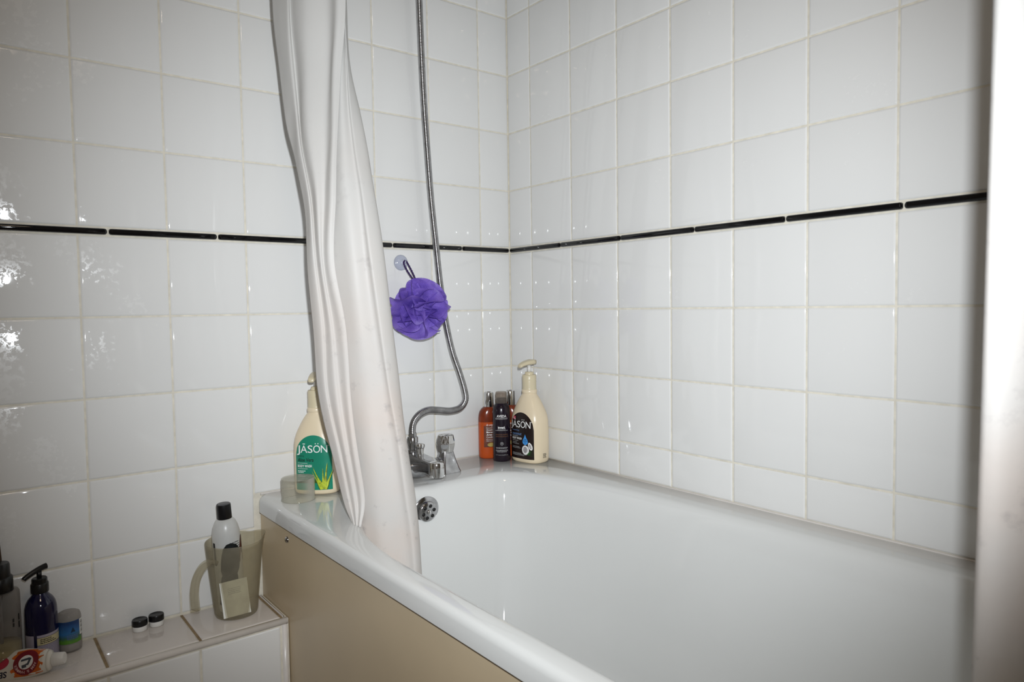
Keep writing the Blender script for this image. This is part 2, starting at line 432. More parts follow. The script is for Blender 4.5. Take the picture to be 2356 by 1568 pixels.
# ------------------------------------------------------------------ bathtub
def rr(x0, x1, y0, y1, z, rl, rrad, ry, n=12, m=10):
    """rounded outline; rl / rrad are the corner radii across on the left and right, ry along the bath"""
    pts = []
    cs = [(x1-rrad, y1-ry, rrad, 0), (x0+rl, y1-ry, rl, 1), (x0+rl, y0+ry, rl, 2), (x1-rrad, y0+ry, rrad, 3)]
    for i, (cx, cy, rx, q) in enumerate(cs):
        arc = [Vector((cx+rx*math.cos(PI/2*(q+k/n)), cy+ry*math.sin(PI/2*(q+k/n)), z)) for k in range(n+1)]
        pts += arc
        nx, ny, nrx, nq = cs[(i+1) % 4]
        nxt = Vector((nx+nrx*math.cos(PI/2*nq), ny+ry*math.sin(PI/2*nq), z))
        pts += [arc[-1].lerp(nxt, k/m) for k in range(1, m)]
    return pts
tub = empty('bathtub', (-0.35, -0.85, 0), 0, 'white acrylic bathtub with rounded rim along the tiled walls', 'bathtub')
R = []
for ins, z in ((0.0, 0.512), (0.0, 0.534), (0.0014, 0.5395), (0.005, 0.5438), (0.011, RIM)):
    R.append(rr(-0.700+ins, -0.0015-ins*0.2, -1.70+ins, -0.0015-ins*0.2, z, 0.024, 0.01, 0.024))
for ins, z in ((-0.004, RIM), (0.0, 0.5449), (0.005, 0.5428), (0.010, 0.5385), (0.0145, 0.532), (0.019, 0.52), (0.026, 0.49), (0.040, 0.42), (0.062, 0.31), (0.085, 0.22), (0.11, 0.178), (0.15, 0.16), (0.22, 0.152)):
    R.append(rr(-0.666+ins, -0.072-ins, -1.61+ins*1.3, -0.172-ins, z, 0.17-ins*0.3, 0.13-ins*0.2, 0.40-ins*0.6))
o = Vector((-0.35, -0.85, 0))
G().rings([[p-o for p in r] for r in R], False, True).build('tub_shell', M_bath, tub)
# overflow rose on the tap end
ov = empty('overflow_rose', (0, 0, 0)); ov.parent = tub
MT = Matrix.Translation(Vector((-0.398, -0.1965, 0.497))-o) @ Matrix.Rotation(math.radians(90+5), 4, 'X')
bpy.data.objects.remove(ov)
g = G().lathe([(0.0315, 0.0), (0.0315, 0.002), (0.029, 0.004), (0.0225, 0.0052), (0.0222, 0.0105), (0.0205, 0.0125), (0.006, 0.0128)], 40, MT)
ov = g.build('overflow_rose', M_chrome, tub, angle=50); ov['label'] = 'round chrome overflow plate with holes'
for k in range(6):
    a = 2*PI*k/6+0.25
    h = G().lathe([(0.0040, 0.0125), (0.0040, 0.0133)], 16, MT @ Matrix.Translation((0.0135*math.cos(a), 0.0135*math.sin(a), 0)))
    h.build('hole', M_hole, ov)
G().lathe([(0.005, 0.0125), (0.005, 0.015), (0.0035, 0.0165), (0.001, 0.017)], 16, MT).build('screw', M_chrome_c, ov)

panel = G().box(-0.004, 0.004, -0.84, 0.8475, 0.02, 0.513).build('side_panel', M_panel, tub, False, loc=(-0.3375, 0, 0)); panel['label'] = 'cream side panel below the rim'
G().lathe([(0.0062, 0), (0.0062, 0.001), (0.005, 0.0032), (0.0025, 0.0045), (0.0006, 0.0048)], 20, Matrix.Translation((-0.004, -0.156+0.85, 0.486)) @ Matrix.Rotation(-PI/2, 4, 'Y')).build('screw_cap', M_chrome, panel)
tr = G().tube([(-0.001, -1.70, RIM), (-0.001, -0.8, RIM), (-0.001, -0.002, RIM)], 0.0024, 8).build('sealant_bead', M_trim, wall_right)
tr = G().tube([(-0.69, -0.001, RIM), (-0.3, -0.001, RIM), (-0.002, -0.001, RIM)], 0.0024, 8).build('sealant_bead', M_trim, wall_back)

# ------------------------------------------------------------------ bath tap
TX, TY = -0.358, -0.092
tap = empty('bath_mixer_tap', (TX, TY, RIM), 0, 'chrome bath mixer tap with facetted handles on the tub rim', 'tap')
def rrect(w, h, r, n=5):
    out = []
    for q, (cx, cy) in enumerate(((w-r, h-r), (-w+r, h-r), (-w+r, -h+r), (w-r, -h+r))):
        out += [(cx+r*math.cos(PI/2*(q+k/n)), cy+r*math.sin(PI/2*(q+k/n))) for k in range(n+1)]
    return out
g = G(); RR = []
for y, hw, zc, hh in ((0.030, 0.016, 0.032, 0.020), (0.022, 0.020, 0.031, 0.025), (-0.005, 0.021, 0.031, 0.024), (-0.030, 0.020, 0.036, 0.0165), (-0.070, 0.019, 0.036, 0.0145), (-0.085, 0.0195, 0.034, 0.0155)):
    RR.append([Vector((a, y, zc+b)) for a, b in rrect(hw, hh, min(hw, hh)*0.35)])
g.rings(RR); g.build('spout', M_chrome, tap, angle=45)
G().lathe([(0.0165, -0.0005), (0.0175, 0.002), (0.0180, 0.016), (0.0178, 0.030), (0.0165, 0.0325), (0.004, 0.034)], 32, Matrix.Translation((0, -0.088, 0.017))).build('spout_nozzle', M_chrome_c, tap, angle=50)
G().lathe([(0.0115, 0), (0.0115, 0.0008)], 24, Matrix.Translation((0, -0.088, 0.0160))).build('outlet', M_hole, tap)
# cross bar between the two pillars
g = G(); RR = []
for x, hy, zc, hh in ((-0.082, 0.012, 0.024, 0.012), (-0.05, 0.016, 0.022, 0.014), (0, 0.024, 0.020, 0.0185), (0.05, 0.016, 0.022, 0.014), (0.082, 0.012, 0.024, 0.012)):
    RR.append([Vector((x, a, zc+b)) for a, b in rrect(hy, hh, 0.007)])
g.rings(RR); g.build('cross_bar', M_chrome, tap, angle=45)
for sx in (-1, 1):
    c = Vector((sx*0.082, 0, 0)); g = G(); RR = []
    for s, z in ((0.0300, 0.0), (0.0300, 0.003), (0.0275, 0.008), (0.0215, 0.026), (0.0165, 0.044), (0.0150, 0.052)):
        RR.append([c+Vector((a, b, z)) for a, b in rrect(s*0.90, s*0.95, s*0.28)])
    g.rings(RR); g.build('pillar', M_chrome, tap, angle=40)
    # facetted handle: seven flat-sided lobes
    N = 28; RR = []
    for rad, dep, z in ((0.0150, 0.0, 0.046), (0.0185, 0.05, 0.049), (0.0225, 0.12, 0.066), (0.0228, 0.14, 0.072), (0.0205, 0.10, 0.084), (0.0190, 0.02, 0.0885), (0.0165, 0.0, 0.0895), (0.0155, 0.0, 0.0885), (0.0100, 0.0, 0.0905), (0.003, 0.0, 0.0915)):
        RR.append([c+Vector((rad*(1-dep*(0.5-0.5*math.cos(7*a)))*math.cos(a), rad*(1-dep*(0.5-0.5*math.cos(7*a)))*math.sin(a), z)) for a in [2*PI*j/N for j in range(N)]])
    G().rings(RR).build('handle', M_chrome_c, tap, angle=28)
G().lathe([(0.0085, 0.052), (0.0085, 0.070), (0.0105, 0.0715), (0.0115, 0.074), (0.0115, 0.0785), (0.0100, 0.081), (0.003, 0.082)], 28, Matrix.Translation((0.004, -0.010, -0.002))).build('diverter_knob', M_chrome_c, tap, angle=45)
G().lathe([(0.0125, 0.050), (0.0125, 0.062), (0.010, 0.063), (0.010, 0.070), (0.0110, 0.0705), (0.0110, 0.078), (0.0125, 0.079), (0.0125, 0.091), (0.0115, 0.0925), (0.0092, 0.093), (0.0092, 0.101)], 24, Matrix.Translation((0.001, 0.016, 0))).build('hose_connector', M_chrome, tap, angle=45)

# ------------------------------------------------------------------ shower hose
pts = [(-0.357, -0.076, 0.640), (-0.3567, -0.075, 0.657), (-0.350, -0.073, 0.674), (-0.332, -0.070, 0.6885), (-0.306, -0.066, 0.6945), (-0.275, -0.062, 0.6905), (-0.240, -0.058, 0.6850), (-0.209, -0.055, 0.6885), (-0.191, -0.053, 0.7050), (-0.190, -0.051, 0.727),
       (-0.2005, -0.047, 0.770), (-0.2175, -0.041, 0.825), (-0.2285, -0.036, 0.880), (-0.2365, -0.032, 0.938), (-0.2445, -0.029, 1.010), (-0.252, -0.027, 1.095), (-0.262, -0.025, 1.205), (-0.270, -0.024, 1.330), (-0.277, -0.024, 1.450), (-0.2825, -0.025, 1.600), (-0.287, -0.026, 1.80), (-0.29, -0.027, 1.98)]
path = resample(spline(pts, 14), 0.00115)
hose = G().tube(path, lambda t, i: 0.0083 if i % 3 else 0.0070, 14).build('shower_hose', M_hose)
tag(hose, 'ribbed chrome shower hose rising from the bath tap up the wall', 'hose')

# ------------------------------------------------------------------ shower curtains
FRONT= [[[-0.696,-0.17,1.522],[-0.683,-0.214,1.51],[-0.676,-0.212,1.513],[-0.663,-0.245,1.505],[-0.627,-0.267,1.506],[-0.62,-0.291,1.5],[-0.605,-0.296,1.502]],[[-0.689,-0.175,1.401],[-0.681,-0.215,1.392],[-0.671,-0.215,1.394],[-0.662,-0.246,1.387],[-0.63,-0.264,1.389],[-0.627,-0.285,1.384],[-0.613,-0.29,1.385]],[[-0.686,-0.205,1.274],[-0.681,-0.243,1.267],[-0.674,-0.24,1.268],[-0.67,-0.267,1.264],[-0.643,-0.281,1.264],[-0.64,-0.302,1.261],[-0.631,-0.304,1.262]],[[-0.679,-0.252,1.147],[-0.68,-0.278,1.144],[-0.674,-0.276,1.145],[-0.672,-0.297,1.142],[-0.658,-0.301,1.143],[-0.655,-0.319,1.141],[-0.646,-0.322,1.141]],[[-0.681,-0.267,1.027],[-0.677,-0.289,1.026],[-0.671,-0.29,1.026],[-0.67,-0.303,1.025],[-0.664,-0.303,1.026],[-0.661,-0.315,1.025],[-0.652,-0.32,1.025]],[[-0.673,-0.267,0.908],[-0.666,-0.287,0.908],[-0.659,-0.29,0.908],[-0.656,-0.302,0.908],[-0.649,-0.305,0.908],[-0.643,-0.318,0.908],[-0.635,-0.323,0.908]],[[-0.665,-0.263,0.787],[-0.658,-0.283,0.788],[-0.652,-0.285,0.787],[-0.647,-0.3,0.788],[-0.638,-0.304,0.788],[-0.633,-0.316,0.788],[-0.627,-0.319,0.788]],[[-0.649,-0.285,0.665],[-0.644,-0.302,0.667],[-0.639,-0.304,0.667],[-0.636,-0.315,0.668],[-0.629,-0.318,0.668],[-0.626,-0.328,0.669],[-0.619,-0.331,0.668]],[[-0.636,-0.297,0.584],[-0.633,-0.31,0.586],[-0.629,-0.311,0.585],[-0.627,-0.321,0.587],[-0.621,-0.323,0.586],[-0.618,-0.332,0.588],[-0.612,-0.335,0.587]],[[-0.631,-0.324,0.538],[-0.632,-0.332,0.54],[-0.63,-0.331,0.54],[-0.63,-0.337,0.541],[-0.627,-0.337,0.541],[-0.627,-0.342,0.542],[-0.624,-0.343,0.541]]]
REAR= [[[-0.602,-0.243,1.521],[-0.603,-0.274,1.51],[-0.596,-0.268,1.513],[-0.596,-0.271,1.513],[-0.581,-0.248,1.524],[-0.569,-0.212,1.54]],[[-0.607,-0.237,1.4],[-0.608,-0.27,1.391],[-0.595,-0.268,1.394],[-0.594,-0.272,1.394],[-0.577,-0.25,1.403],[-0.567,-0.21,1.415]],[[-0.625,-0.249,1.273],[-0.618,-0.29,1.266],[-0.601,-0.293,1.268],[-0.596,-0.299,1.267],[-0.569,-0.285,1.274],[-0.56,-0.243,1.284]],[[-0.64,-0.267,1.149],[-0.628,-0.314,1.143],[-0.603,-0.324,1.144],[-0.596,-0.332,1.144],[-0.567,-0.318,1.148],[-0.557,-0.277,1.154]],[[-0.646,-0.267,1.028],[-0.626,-0.322,1.025],[-0.597,-0.335,1.025],[-0.588,-0.346,1.025],[-0.558,-0.333,1.027],[-0.549,-0.29,1.03]],[[-0.631,-0.269,0.907],[-0.616,-0.32,0.907],[-0.583,-0.336,0.906],[-0.573,-0.347,0.906],[-0.545,-0.333,0.905],[-0.534,-0.291,0.904]],[[-0.62,-0.265,0.783],[-0.605,-0.316,0.786],[-0.567,-0.338,0.784],[-0.558,-0.348,0.785],[-0.531,-0.333,0.781],[-0.52,-0.291,0.776]],[[-0.61,-0.276,0.658],[-0.595,-0.327,0.664],[-0.557,-0.348,0.662],[-0.546,-0.361,0.663],[-0.522,-0.344,0.656],[-0.509,-0.304,0.648]],[[-0.604,-0.276,0.574],[-0.589,-0.327,0.581],[-0.549,-0.352,0.579],[-0.537,-0.365,0.58],[-0.512,-0.349,0.572],[-0.5,-0.31,0.562]],[[-0.596,-0.274,0.487],[-0.581,-0.325,0.497],[-0.54,-0.351,0.494],[-0.527,-0.365,0.495],[-0.504,-0.348,0.486],[-0.492,-0.309,0.473]],[[-0.588,-0.279,0.358],[-0.573,-0.329,0.371],[-0.532,-0.356,0.368],[-0.522,-0.367,0.369],[-0.5,-0.351,0.357],[-0.488,-0.313,0.342]]]
def sheet(tab, ns=9, nt=9, wr=0.0012, top=None):
    """smooth surface through a table of points (rows run down the curtain)"""
    tab = [[Vector(p) for p in r] for r in tab]
    if top:
        a, b = tab[0], tab[1]
        for k in (0.55, 1.1):
            ext = [p + Vector((0, (p.y-q.y)*0.5, 0)) + Vector((0, 0, (top-p.z)*k/1.1)) for p, q in zip(a, b)]
            for e in ext: e.y = min(e.y, -0.03)
            tab.insert(0, ext)
    rows = [spline(r, ns) for r in tab]
    cols = [spline([r[j] for r in rows], nt) for j in range(len(rows[0]))]
    R = [[c[i] for c in cols] for i in range(len(cols[0]))]
    for r in R:
        for p in r:
            p.x += wr*noise.noise(Vector((p.y*30, p.z*6, 0)))*2.2
    return R
g = G()
g.rings(sheet(FRONT, top=2.0), False, False, False)
g.rings(sheet(REAR, top=2.0), False, False, False)
cur = mesh('shower_curtain', g.v, g.f, M_curtain)
md = cur.modifiers.new('solid', 'SOLIDIFY'); md.thickness = 0.0007
tag(cur, 'long stained white shower curtain bunched at the tap end, hanging into the tub', 'curtain')

R = []
for i in range(40):
    z = 0.36+(2.0-0.36)*i/39; row = []
    for j in range(90):
        s = j/89; y = -1.3205-0.44*s
        x = -0.582+0.030*math.cos(s*PI*9.2+PI-0.3+0.15*max(0, 0.95-z))*(0.55+0.45*min(1, s*6))+0.012*math.sin(z*2.2+s*5)
        row.append(Vector((x, y+0.016*(0.95-z)*(1-s), z)))
    R.append(row)
g = G().rings(R, False, False, False)
cur2 = mesh('shower_curtain', g.v, g.f, M_curtain)
md = cur2.modifiers.new('solid', 'SOLIDIFY'); md.thickness = 0.0007
tag(cur2, 'bright white shower curtain close by at the right edge of the view', 'curtain')
rail = G().tube([(-0.64, -0.001, 2.0), (-0.64, -0.9, 2.0), (-0.62, -1.9, 2.0), (-0.62, -2.5, 2.0)], 0.0125, 16).build('curtain_rail', M_white)
tag(rail, 'white rail carrying both shower curtains above the bath', 'curtain rail')

# ------------------------------------------------------------------ bath puff on its suction cup
sc_cup = empty('suction_hook', (-0.3357, 0, 1.0486), 0, 'clear suction cup hook on the tile holding the purple bath puff', 'hook')
MR = Matrix.Rotation(PI/2, 4, 'X')
G().lathe([(0.0190, 0.0004), (0.0188, 0.0018), (0.0150, 0.0036), (0.0085, 0.0062), (0.006, 0.0095), (0.0058, 0.013), (0.002, 0.0135)], 32, MR).build('cup', M_suction, sc_cup)
G().tube(spline([(0, -0.012, 0), (0.001, -0.018, -0.002), (0.001, -0.021, 0.001), (0.001, -0.021, 0.006)], 6), 0.0017, 10).build('hook', M_suction, sc_cup)
PC = Vector((-0.335, -0.078, 0.939))
puff = empty('bath_puff', PC, 0, 'purple net bath puff hanging on the tiled wall beside the hose', 'bath puff')
rp = random.Random(5); g = G()
def petal(n, twist, R0, fan, waves, ph):
    """one rounded ruffle of the gathered net"""
    n = n.normalized(); a = n.orthogonal().normalized(); b = n.cross(a)
    a, b = a*math.cos(twist)+b*math.sin(twist), b*math.cos(twist)-a*math.sin(twist)
    NU, NW = 30, 10; rows_ = []
    for iw in range(NW):
        wv = iw/(NW-1); row = []
        for iu in range(NU):
            u = iu/(NU-1)*2-1; th = u*fan
            bend = 0.50*wv*math.sin(u*2.2+ph)+0.22*wv*wv*math.sin(waves*u+ph*2)+0.25*max(0, wv-0.7)*math.cos(ph*3)
            d = (n*math.cos(th)+a*math.sin(th)+b*bend).normalized()
            r = R0*(0.12+0.88*math.sin(wv*PI/2*0.92)/math.sin(PI/2*0.92))*(1-0.26*abs(u)**3.5)*(1+0.03*math.sin(waves*1.6*u+ph))
            row.append(Vector((d.x*r*0.93, d.y*r*0.68, d.z*r*0.83)))
        rows_.append(row)
    g.rings(rows_, False, False, False)
k = 0
for i in range(58):
    zz = 1-2*(i+0.5)/58; rad = math.sqrt(1-zz*zz); ang = i*2.39996
    n = Vector((rad*math.cos(ang), rad*math.sin(ang), zz))
    if n.y > 0.55: continue
    petal(n+Vector((rp.uniform(-.15, .15), rp.uniform(-.15, .15), rp.uniform(-.15, .15))), rp.uniform(0, PI), rp.uniform(0.066, 0.093), rp.uniform(0.40, 0.80), rp.uniform(2.5, 5), rp.uniform(0, 6))
RRc = []
for i in range(1, 12):
    th = PI*i/12
    RRc.append([Vector((math.sin(th)*math.cos(2*PI*j/24), math.sin(th)*math.sin(2*PI*j/24)*0.7, math.cos(th)))*(0.036+0.004*math.sin(5*th+j*1.3)) for j in range(24)])
g.rings(RRc)
net = mesh('net_ruffle', g.v, g.f, M_net, puff)
md = net.modifiers.new('sub', 'SUBSURF'); md.levels = 1; md.render_levels = 1
hp = Vector((-0.3347, -0.0205, 1.0486))-PC
for s in (-1, 1):
    q = [hp+Vector((0, 0, 0.0045)), hp+Vector((s*0.005, -0.001, -0.002)), hp+Vector((s*0.0060+0.003, -0.012, -0.020)), hp+Vector((s*0.0035+0.008, -0.026, -0.042)), hp+Vector((s*0.001+0.012, -0.04, -0.068))]
    G().tube(spline(q, 10), lambda t, i: 0.0021+0.0005*math.sin(i*2.2), 8).build('hanging_cord', M_cord, puff)

# ------------------------------------------------------------------ pump bottles of body wash
KZ = [0.0, 0.0015, 0.005, 0.012, 0.030, 0.085, 0.107, 0.119, 0.129, 0.138, 0.147, 0.156, 0.164, 0.1705, 0.1745]
KA = [0.0430, 0.0455, 0.0475, 0.0483, 0.0485, 0.0485, 0.0480, 0.0462, 0.0432, 0.0394, 0.0350, 0.0300, 0.0247, 0.0200, 0.0178]
KB = [0.0300, 0.0325, 0.0345, 0.0352, 0.0355, 0.0355, 0.0346, 0.0332, 0.0314, 0.0293, 0.0268, 0.0242, 0.0213, 0.0186, 0.0175]
KN = [2.8, 2.8, 2.9, 2.9, 2.9, 2.9, 2.8, 2.65, 2.5, 2.35, 2.25, 2.15, 2.08, 2.0, 2.0]
def itp(z, K):
    for i in range(len(KZ)-1):
        if z <= KZ[i+1]:
            t = (z-KZ[i])/(KZ[i+1]-KZ[i]); return K[i]+(K[i+1]-K[i])*t
    return K[-1]
def jfront(x, z, off):
    a, b, n = itp(z, KA), itp(z, KB), itp(z, KN)
    y = -b*max(0.0, 1-min(1, abs(x/a))**n)**(1/n)
    return Vector((x, y-off, z))
def jside(x, z, off):
    """print on the narrow right side"""
    a, b, n = itp(z, KA), itp(z, KB), itp(z, KN)
    return Vector((a*max(0.0, 1-min(1, abs(x/b))**n)**(1/n)+off, x, z))

def pump_bottle(name, loc, rz, label, labelmat, partlabel):
    b = empty(name, loc, rz, label, 'bottle', 'pump bottles of body wash')
    R = []
    Z = []
    for i in range(len(KZ)-1):
        m = 3 if i > 3 else 1
        Z += [KZ[i]+(KZ[i+1]-KZ[i])*k/m for k in range(m)]
    Z.append(KZ[-1])
    for z in Z: R.append(superell(itp(z, KA), itp(z, KB), itp(z, KN), z, 72))
    G().rings(R).build('bottle_body', M_cream, b)
    G().lathe([(0.0190, 0.1735), (0.0196, 0.1745), (0.0196, 0.1815), (0.0188, 0.1825), (0.0180, 0.1832)], 40).build('neck_ring', M_cream, b, angle=45)
    prof = [(0.0180, 0.1832)]
    for k in range(9): prof += [(0.0181, 0.185+0.0022*k), (0.0177, 0.1861+0.0022*k)]
    prof += [(0.0180, 0.2055), (0.0178, 0.2185), (0.0168, 0.2200), (0.0112, 0.2205), (0.0108, 0.2260), (0.0098, 0.2272), (0.0055, 0.2276)]
    G().lathe(prof, 40).build('pump_collar', M_cream_d, b, angle=40)
    G().lathe([(0.0042, 0.226), (0.0042, 0.244)], 20).build('pump_stem', M_white, b)
    # curved pump head with a drooping nozzle
    g = G(); RR = []
    for y, hw, z, hh in ((0.0185, 0.005, 0.2520, 0.0035), (0.0170, 0.0105, 0.2515, 0.0055), (0.008, 0.0115, 0.2520, 0.0064), (0.0, 0.0115, 0.2515, 0.0060), (-0.010, 0.0105, 0.2508, 0.0052), (-0.020, 0.0090, 0.2490, 0.0048), (-0.029, 0.0078, 0.2465, 0.0046), (-0.0345, 0.0065, 0.2440, 0.0045), (-0.0360, 0.0050, 0.2430, 0.0035)):
        RR.append([Vector((a_, y, z+b_)) for a_, b_ in rrect(hw, hh, min(hw, hh)*0.8)])
    g.rings(RR); g.build('pump_head', M_cream_d, b)
    # arched label
    n, mz = 28, 26; hw = 0.0385; z0, z1, zt = 0.0105, 0.084, 0.1270
    vs = []; fs = []
    for i in range(n+1):
        x = -hw+2*hw*i/n; top = z1+(zt-z1)*math.sqrt(max(0, 1-(x/hw)**2))
        for k in range(mz+1): vs.append((x, z0+(top-z0)*k/mz))
    for i in range(n):
        for k in range(mz): a = i*(mz+1)+k; fs.append((a, a+mz+1, a+mz+2, a+1))
    lb = Print(jfront).flat(vs, fs, off=0.00025)
    lo = mesh('front_label', lb.g.v, lb.g.f, labelmat, b); lo['label'] = partlabel
    # small printed block on the side
    sp_ = Print(jside)
    for k in range(5): sp_.fine(-0.006+0.001*(k % 2), 0.007-0.001*(k % 3), 0.014+0.0024*k, 0.0013, 30+k)
    sp_.build('side_print', M_txk, b)
    return b, lo

def brand_words(lo, z, h, x0, x1):
    p = Print(jfront)
    L = x1-x0; W = L/5.0
    # letters placed one by one so that the accents sit as printed
    for i, (ch, w_) in enumerate((('J', 0.60), ('A', 1.0), ('S', 0.78), ('O', 1.08), ('N', 0.96))):
        sx = x0+L*(0, 0.135, 0.375, 0.555, 0.80)[i]; ex = sx+L*(0.115, 0.225, 0.16, 0.225, 0.20)[i]
        p.fitted(ch, sx, ex, z, h, off=0.0006)
        if ch == 'A': p.bar(sx+L*0.07, sx+L*0.155, z+h*1.20, h*0.10, 0.0006)
        if ch == 'O':
            for q in (0.07, 0.155): p.poly(ell(sx+L*q, z+h*1.22, h*0.07, h*0.07, 10), 0.0006)
    p.poly(ell(x1+L*0.03, z+h*0.95, h*0.05, h*0.05, 8), 0.0006)
    return p.build('brand_lettering', M_txw, lo)

def leaf_shape(x0, z0, x1, z1, w, bow, n=9):
    a, c = [], []
    dx, dz = x1-x0, z1-z0; L = math.hypot(dx, dz); nx, nz_ = -dz/L, dx/L
    for i in range(n+1):
        t = i/n; wd = w*(1-t)**0.8*(0.55+0.45*math.sin(PI*min(1, t*1.6+0.2))); bo = bow*math.sin(PI*t*0.5)**2
        px_, pz_ = x0+dx*t+nx*bo, z0+dz*t+nz_*bo
        a.append((px_+nx*wd, pz_+nz_*wd)); c.append((px_-nx*wd, pz_-nz_*wd))
    vs = a+c; fs = [(i, i+1, n+2+i, n+1+i) for i in range(n)]
    return vs, fs

# aloe bottle
b1, l1 = pump_bottle('body_wash_bottle', (-0.583, -0.058, RIM), math.radians(-39), 'cream pump bottle with green aloe label beside the clear cup', M_green, 'green arched label with white lettering')
brand_words(l1, 0.0905, 0.0155, -0.0355, 0.030)
p = Print(jfront).fitted('Aloe Vera', -0.034, 0.001, 0.0715, 0.0075, 0.0006, shear=0.15, bold=0.012); p.fitted('soothing', -0.034, -0.019, 0.0822, 0.0034, 0.0006, shear=0.2)
p.build('script_lettering', M_txk, l1)
p = Print(jfront).fitted('BODY WASH', -0.034, -0.003, 0.0595, 0.0052, 0.0006, bold=0.02, sp=1.1)
p.bar(-0.034, -0.012, 0.0682, 0.0006, 0.0006); p.bar(-0.034, -0.012, 0.0562, 0.0006, 0.0006)
for k, (e, z) in enumerate(((-0.017, 0.0515), (-0.021, 0.0485), (0.0, 0.0425), (-0.004, 0.0395))): p.fine(-0.034, e, z, 0.0014, k, 0.0006)
p.build('small_lettering', M_txw, l1)
lf = Print(jfront); ld = Print(jfront)
for k, a in enumerate(((0.0190, 0.012, 0.0050, 0.062, 0.0042, 0.006), (0.0215, 0.012, 0.0335, 0.069, 0.0042, 0.004), (0.0170, 0.012, -0.0005, 0.053, 0.0036, 0.003), (0.0240, 0.012, 0.0375, 0.056, 0.0038, -0.003), (0.0205, 0.012, 0.0185, 0.058, 0.0036, -0.001))):
    v, f = leaf_shape(*a); lf.flat(v, f, off=0.0007+0.00008*k)
    a2 = (a[0], a[1], a[2]+0.001, a[3]-0.002, a[4]*1.45, a[5]); v, f = leaf_shape(*a2); ld.flat(v, f, off=0.00055)
ld.build('leaf_outline', M_leaf_d, l1); lf.build('aloe_leaf', M_leaf, l1)
band = Print(jfront); band.bar(-0.0385, 0.012, 0.029, 0.0075, 0.00045, 12); band.build('dark_band', M_leaf_d, l1)

# coconut bottle
b2, l2 = pump_bottle('body_wash_bottle', (-0.0470, -0.1325, RIM), math.radians(-82), 'cream pump bottle with dark brown coconut label in the corner of the bath', M_brown, 'dark brown arched label with white lettering')
brand_words(l2, 0.0890, 0.0165, -0.0365, 0.031)
p = Print(jfront).fitted('coconut', -0.030, 0.004, 0.0700, 0.0070, 0.0006, shear=0.15, bold=0.01); p.fitted('smoothing', -0.030, -0.004, 0.0805, 0.0036, 0.0006, shear=0.2)
p.build('script_lettering', M_txb, l2)
p = Print(jfront).fitted('BODY WASH', -0.030, 0.004, 0.0590, 0.0052, 0.0006, bold=0.02, sp=1.1); p.bar(-0.030, -0.008, 0.0672, 0.0005, 0.0006); p.bar(-0.030, -0.008, 0.0555, 0.0005, 0.0006)
p.build('small_lettering', M_txw, l2)
for grp in (((-0.012, 0.0510), (-0.006, 0.0475)), ((-0.004, 0.0400), (0.0, 0.0370)), ((0.002, 0.0240), (0.020, 0.0215), (0.012, 0.0190))):
    p = Print(jfront)
    for k, (e, z) in enumerate(grp): p.fine(-0.030, e, z, 0.0012, 50+k+int(z*1e4), 0.0006)
    p.build('fine_print', M_txg, l2)
p = Print(jfront).poly([(0.0155, 0.0735), (0.0185, 0.066), (0.0225, 0.0595), (0.0240, 0.0545), (0.0225, 0.0500), (0.0190, 0.0475), (0.0155, 0.0468), (0.0120, 0.0475), (0.0085, 0.0500), (0.0070, 0.0545), (0.0085, 0.0595), (0.0125, 0.066)], 0.0006); p.build('blue_drop', M_drop, l2)
p = Print(jfront)
for t_, x0_, x1_, z_ in (('virgin', 0.0115, 0.0195, 0.0595), ('coconut', 0.0090, 0.0220, 0.0555), ('oil', 0.0135, 0.0175, 0.0510)): p.fitted(t_, x0_, x1_, z_, 0.0028, 0.0009, bold=0.01)
p.build('drop_lettering', M_txk, l2)
pc = Print(jfront).poly(ell(0.0160, 0.0340, 0.0108, 0.0118), 0.0006); pc.poly(ell(0.0300, 0.0440, 0.0050, 0.0100, rot=0.35), 0.0006); pc.build('coconut_half', M_coco, l2)
pc = Print(jfront).poly(ell(0.0156, 0.0345, 0.0066, 0.0078), 0.0009); pc.poly(ell(0.0298, 0.0440, 0.0026, 0.0066, rot=0.35), 0.0009); pc.build('coconut_hollow', M_coco_d, l2)
pp = Print(jfront)
for k in range(5):
    v, f = leaf_shape(0.020+0.0015*k, 0.0235+0.0012*k, 0.0375, 0.0180+0.0045*k, 0.0006, 0.001); pp.flat(v, f, off=0.00062)
pp.build('palm_frond', M_palm, l2)
pn = Print(jfront).poly([(-0.0285, 0.1085), (-0.0175, 0.1085), (-0.0175, 0.1165), (-0.0255, 0.1165), (-0.0285, 0.1140)], 0.0006); pn.build('red_flash', M_red, l2)
Print(jfront).fitted('NEW', -0.0270, -0.0190, 0.1105, 0.0035, 0.0009).build('flash_lettering', M_txw, l2)

# ------------------------------------------------------------------ slim dark bottle
av = empty('slim_bottle', (-0.0990, -0.0810, RIM), math.radians(-36), 'slim dark aubergine bottle with smoky clear cap between orange and coconut bottles', 'bottle')
AR = 0.0226
G().lathe([(0.0205, 0), (0.0222, 0.0015), (AR, 0.004), (AR, 0.124), (0.0221, 0.132), (0.0205, 0.139), (0.0175, 0.1445), (0.0148, 0.147), (0.0140, 0.150)], 48).build('bottle_body', M_aveda, av)
G().lathe([(0.0134, 0.149), (0.0136, 0.158), (0.0136, 0.160), (0.0090, 0.162), (0.005, 0.162)], 36).build('pump_base', M_aveda, av)
G().lathe([(0.0146, 0.1475), (0.0145, 0.172), (0.0138, 0.1755), (0.0120, 0.177), (0.002, 0.1775)], 40).build('clear_cap', M_smoke, av)
def acyl(x, z, off):
    a = x/AR; return Vector(((AR+off)*math.sin(a), -(AR+off)*math.cos(a), z))
p = Print(acyl).fitted('AVEDA', -0.0125, 0.0125, 0.1135, 0.0062, bold=0.015)
p.build('brand_lettering', M_txw, av); p = Print(acyl)
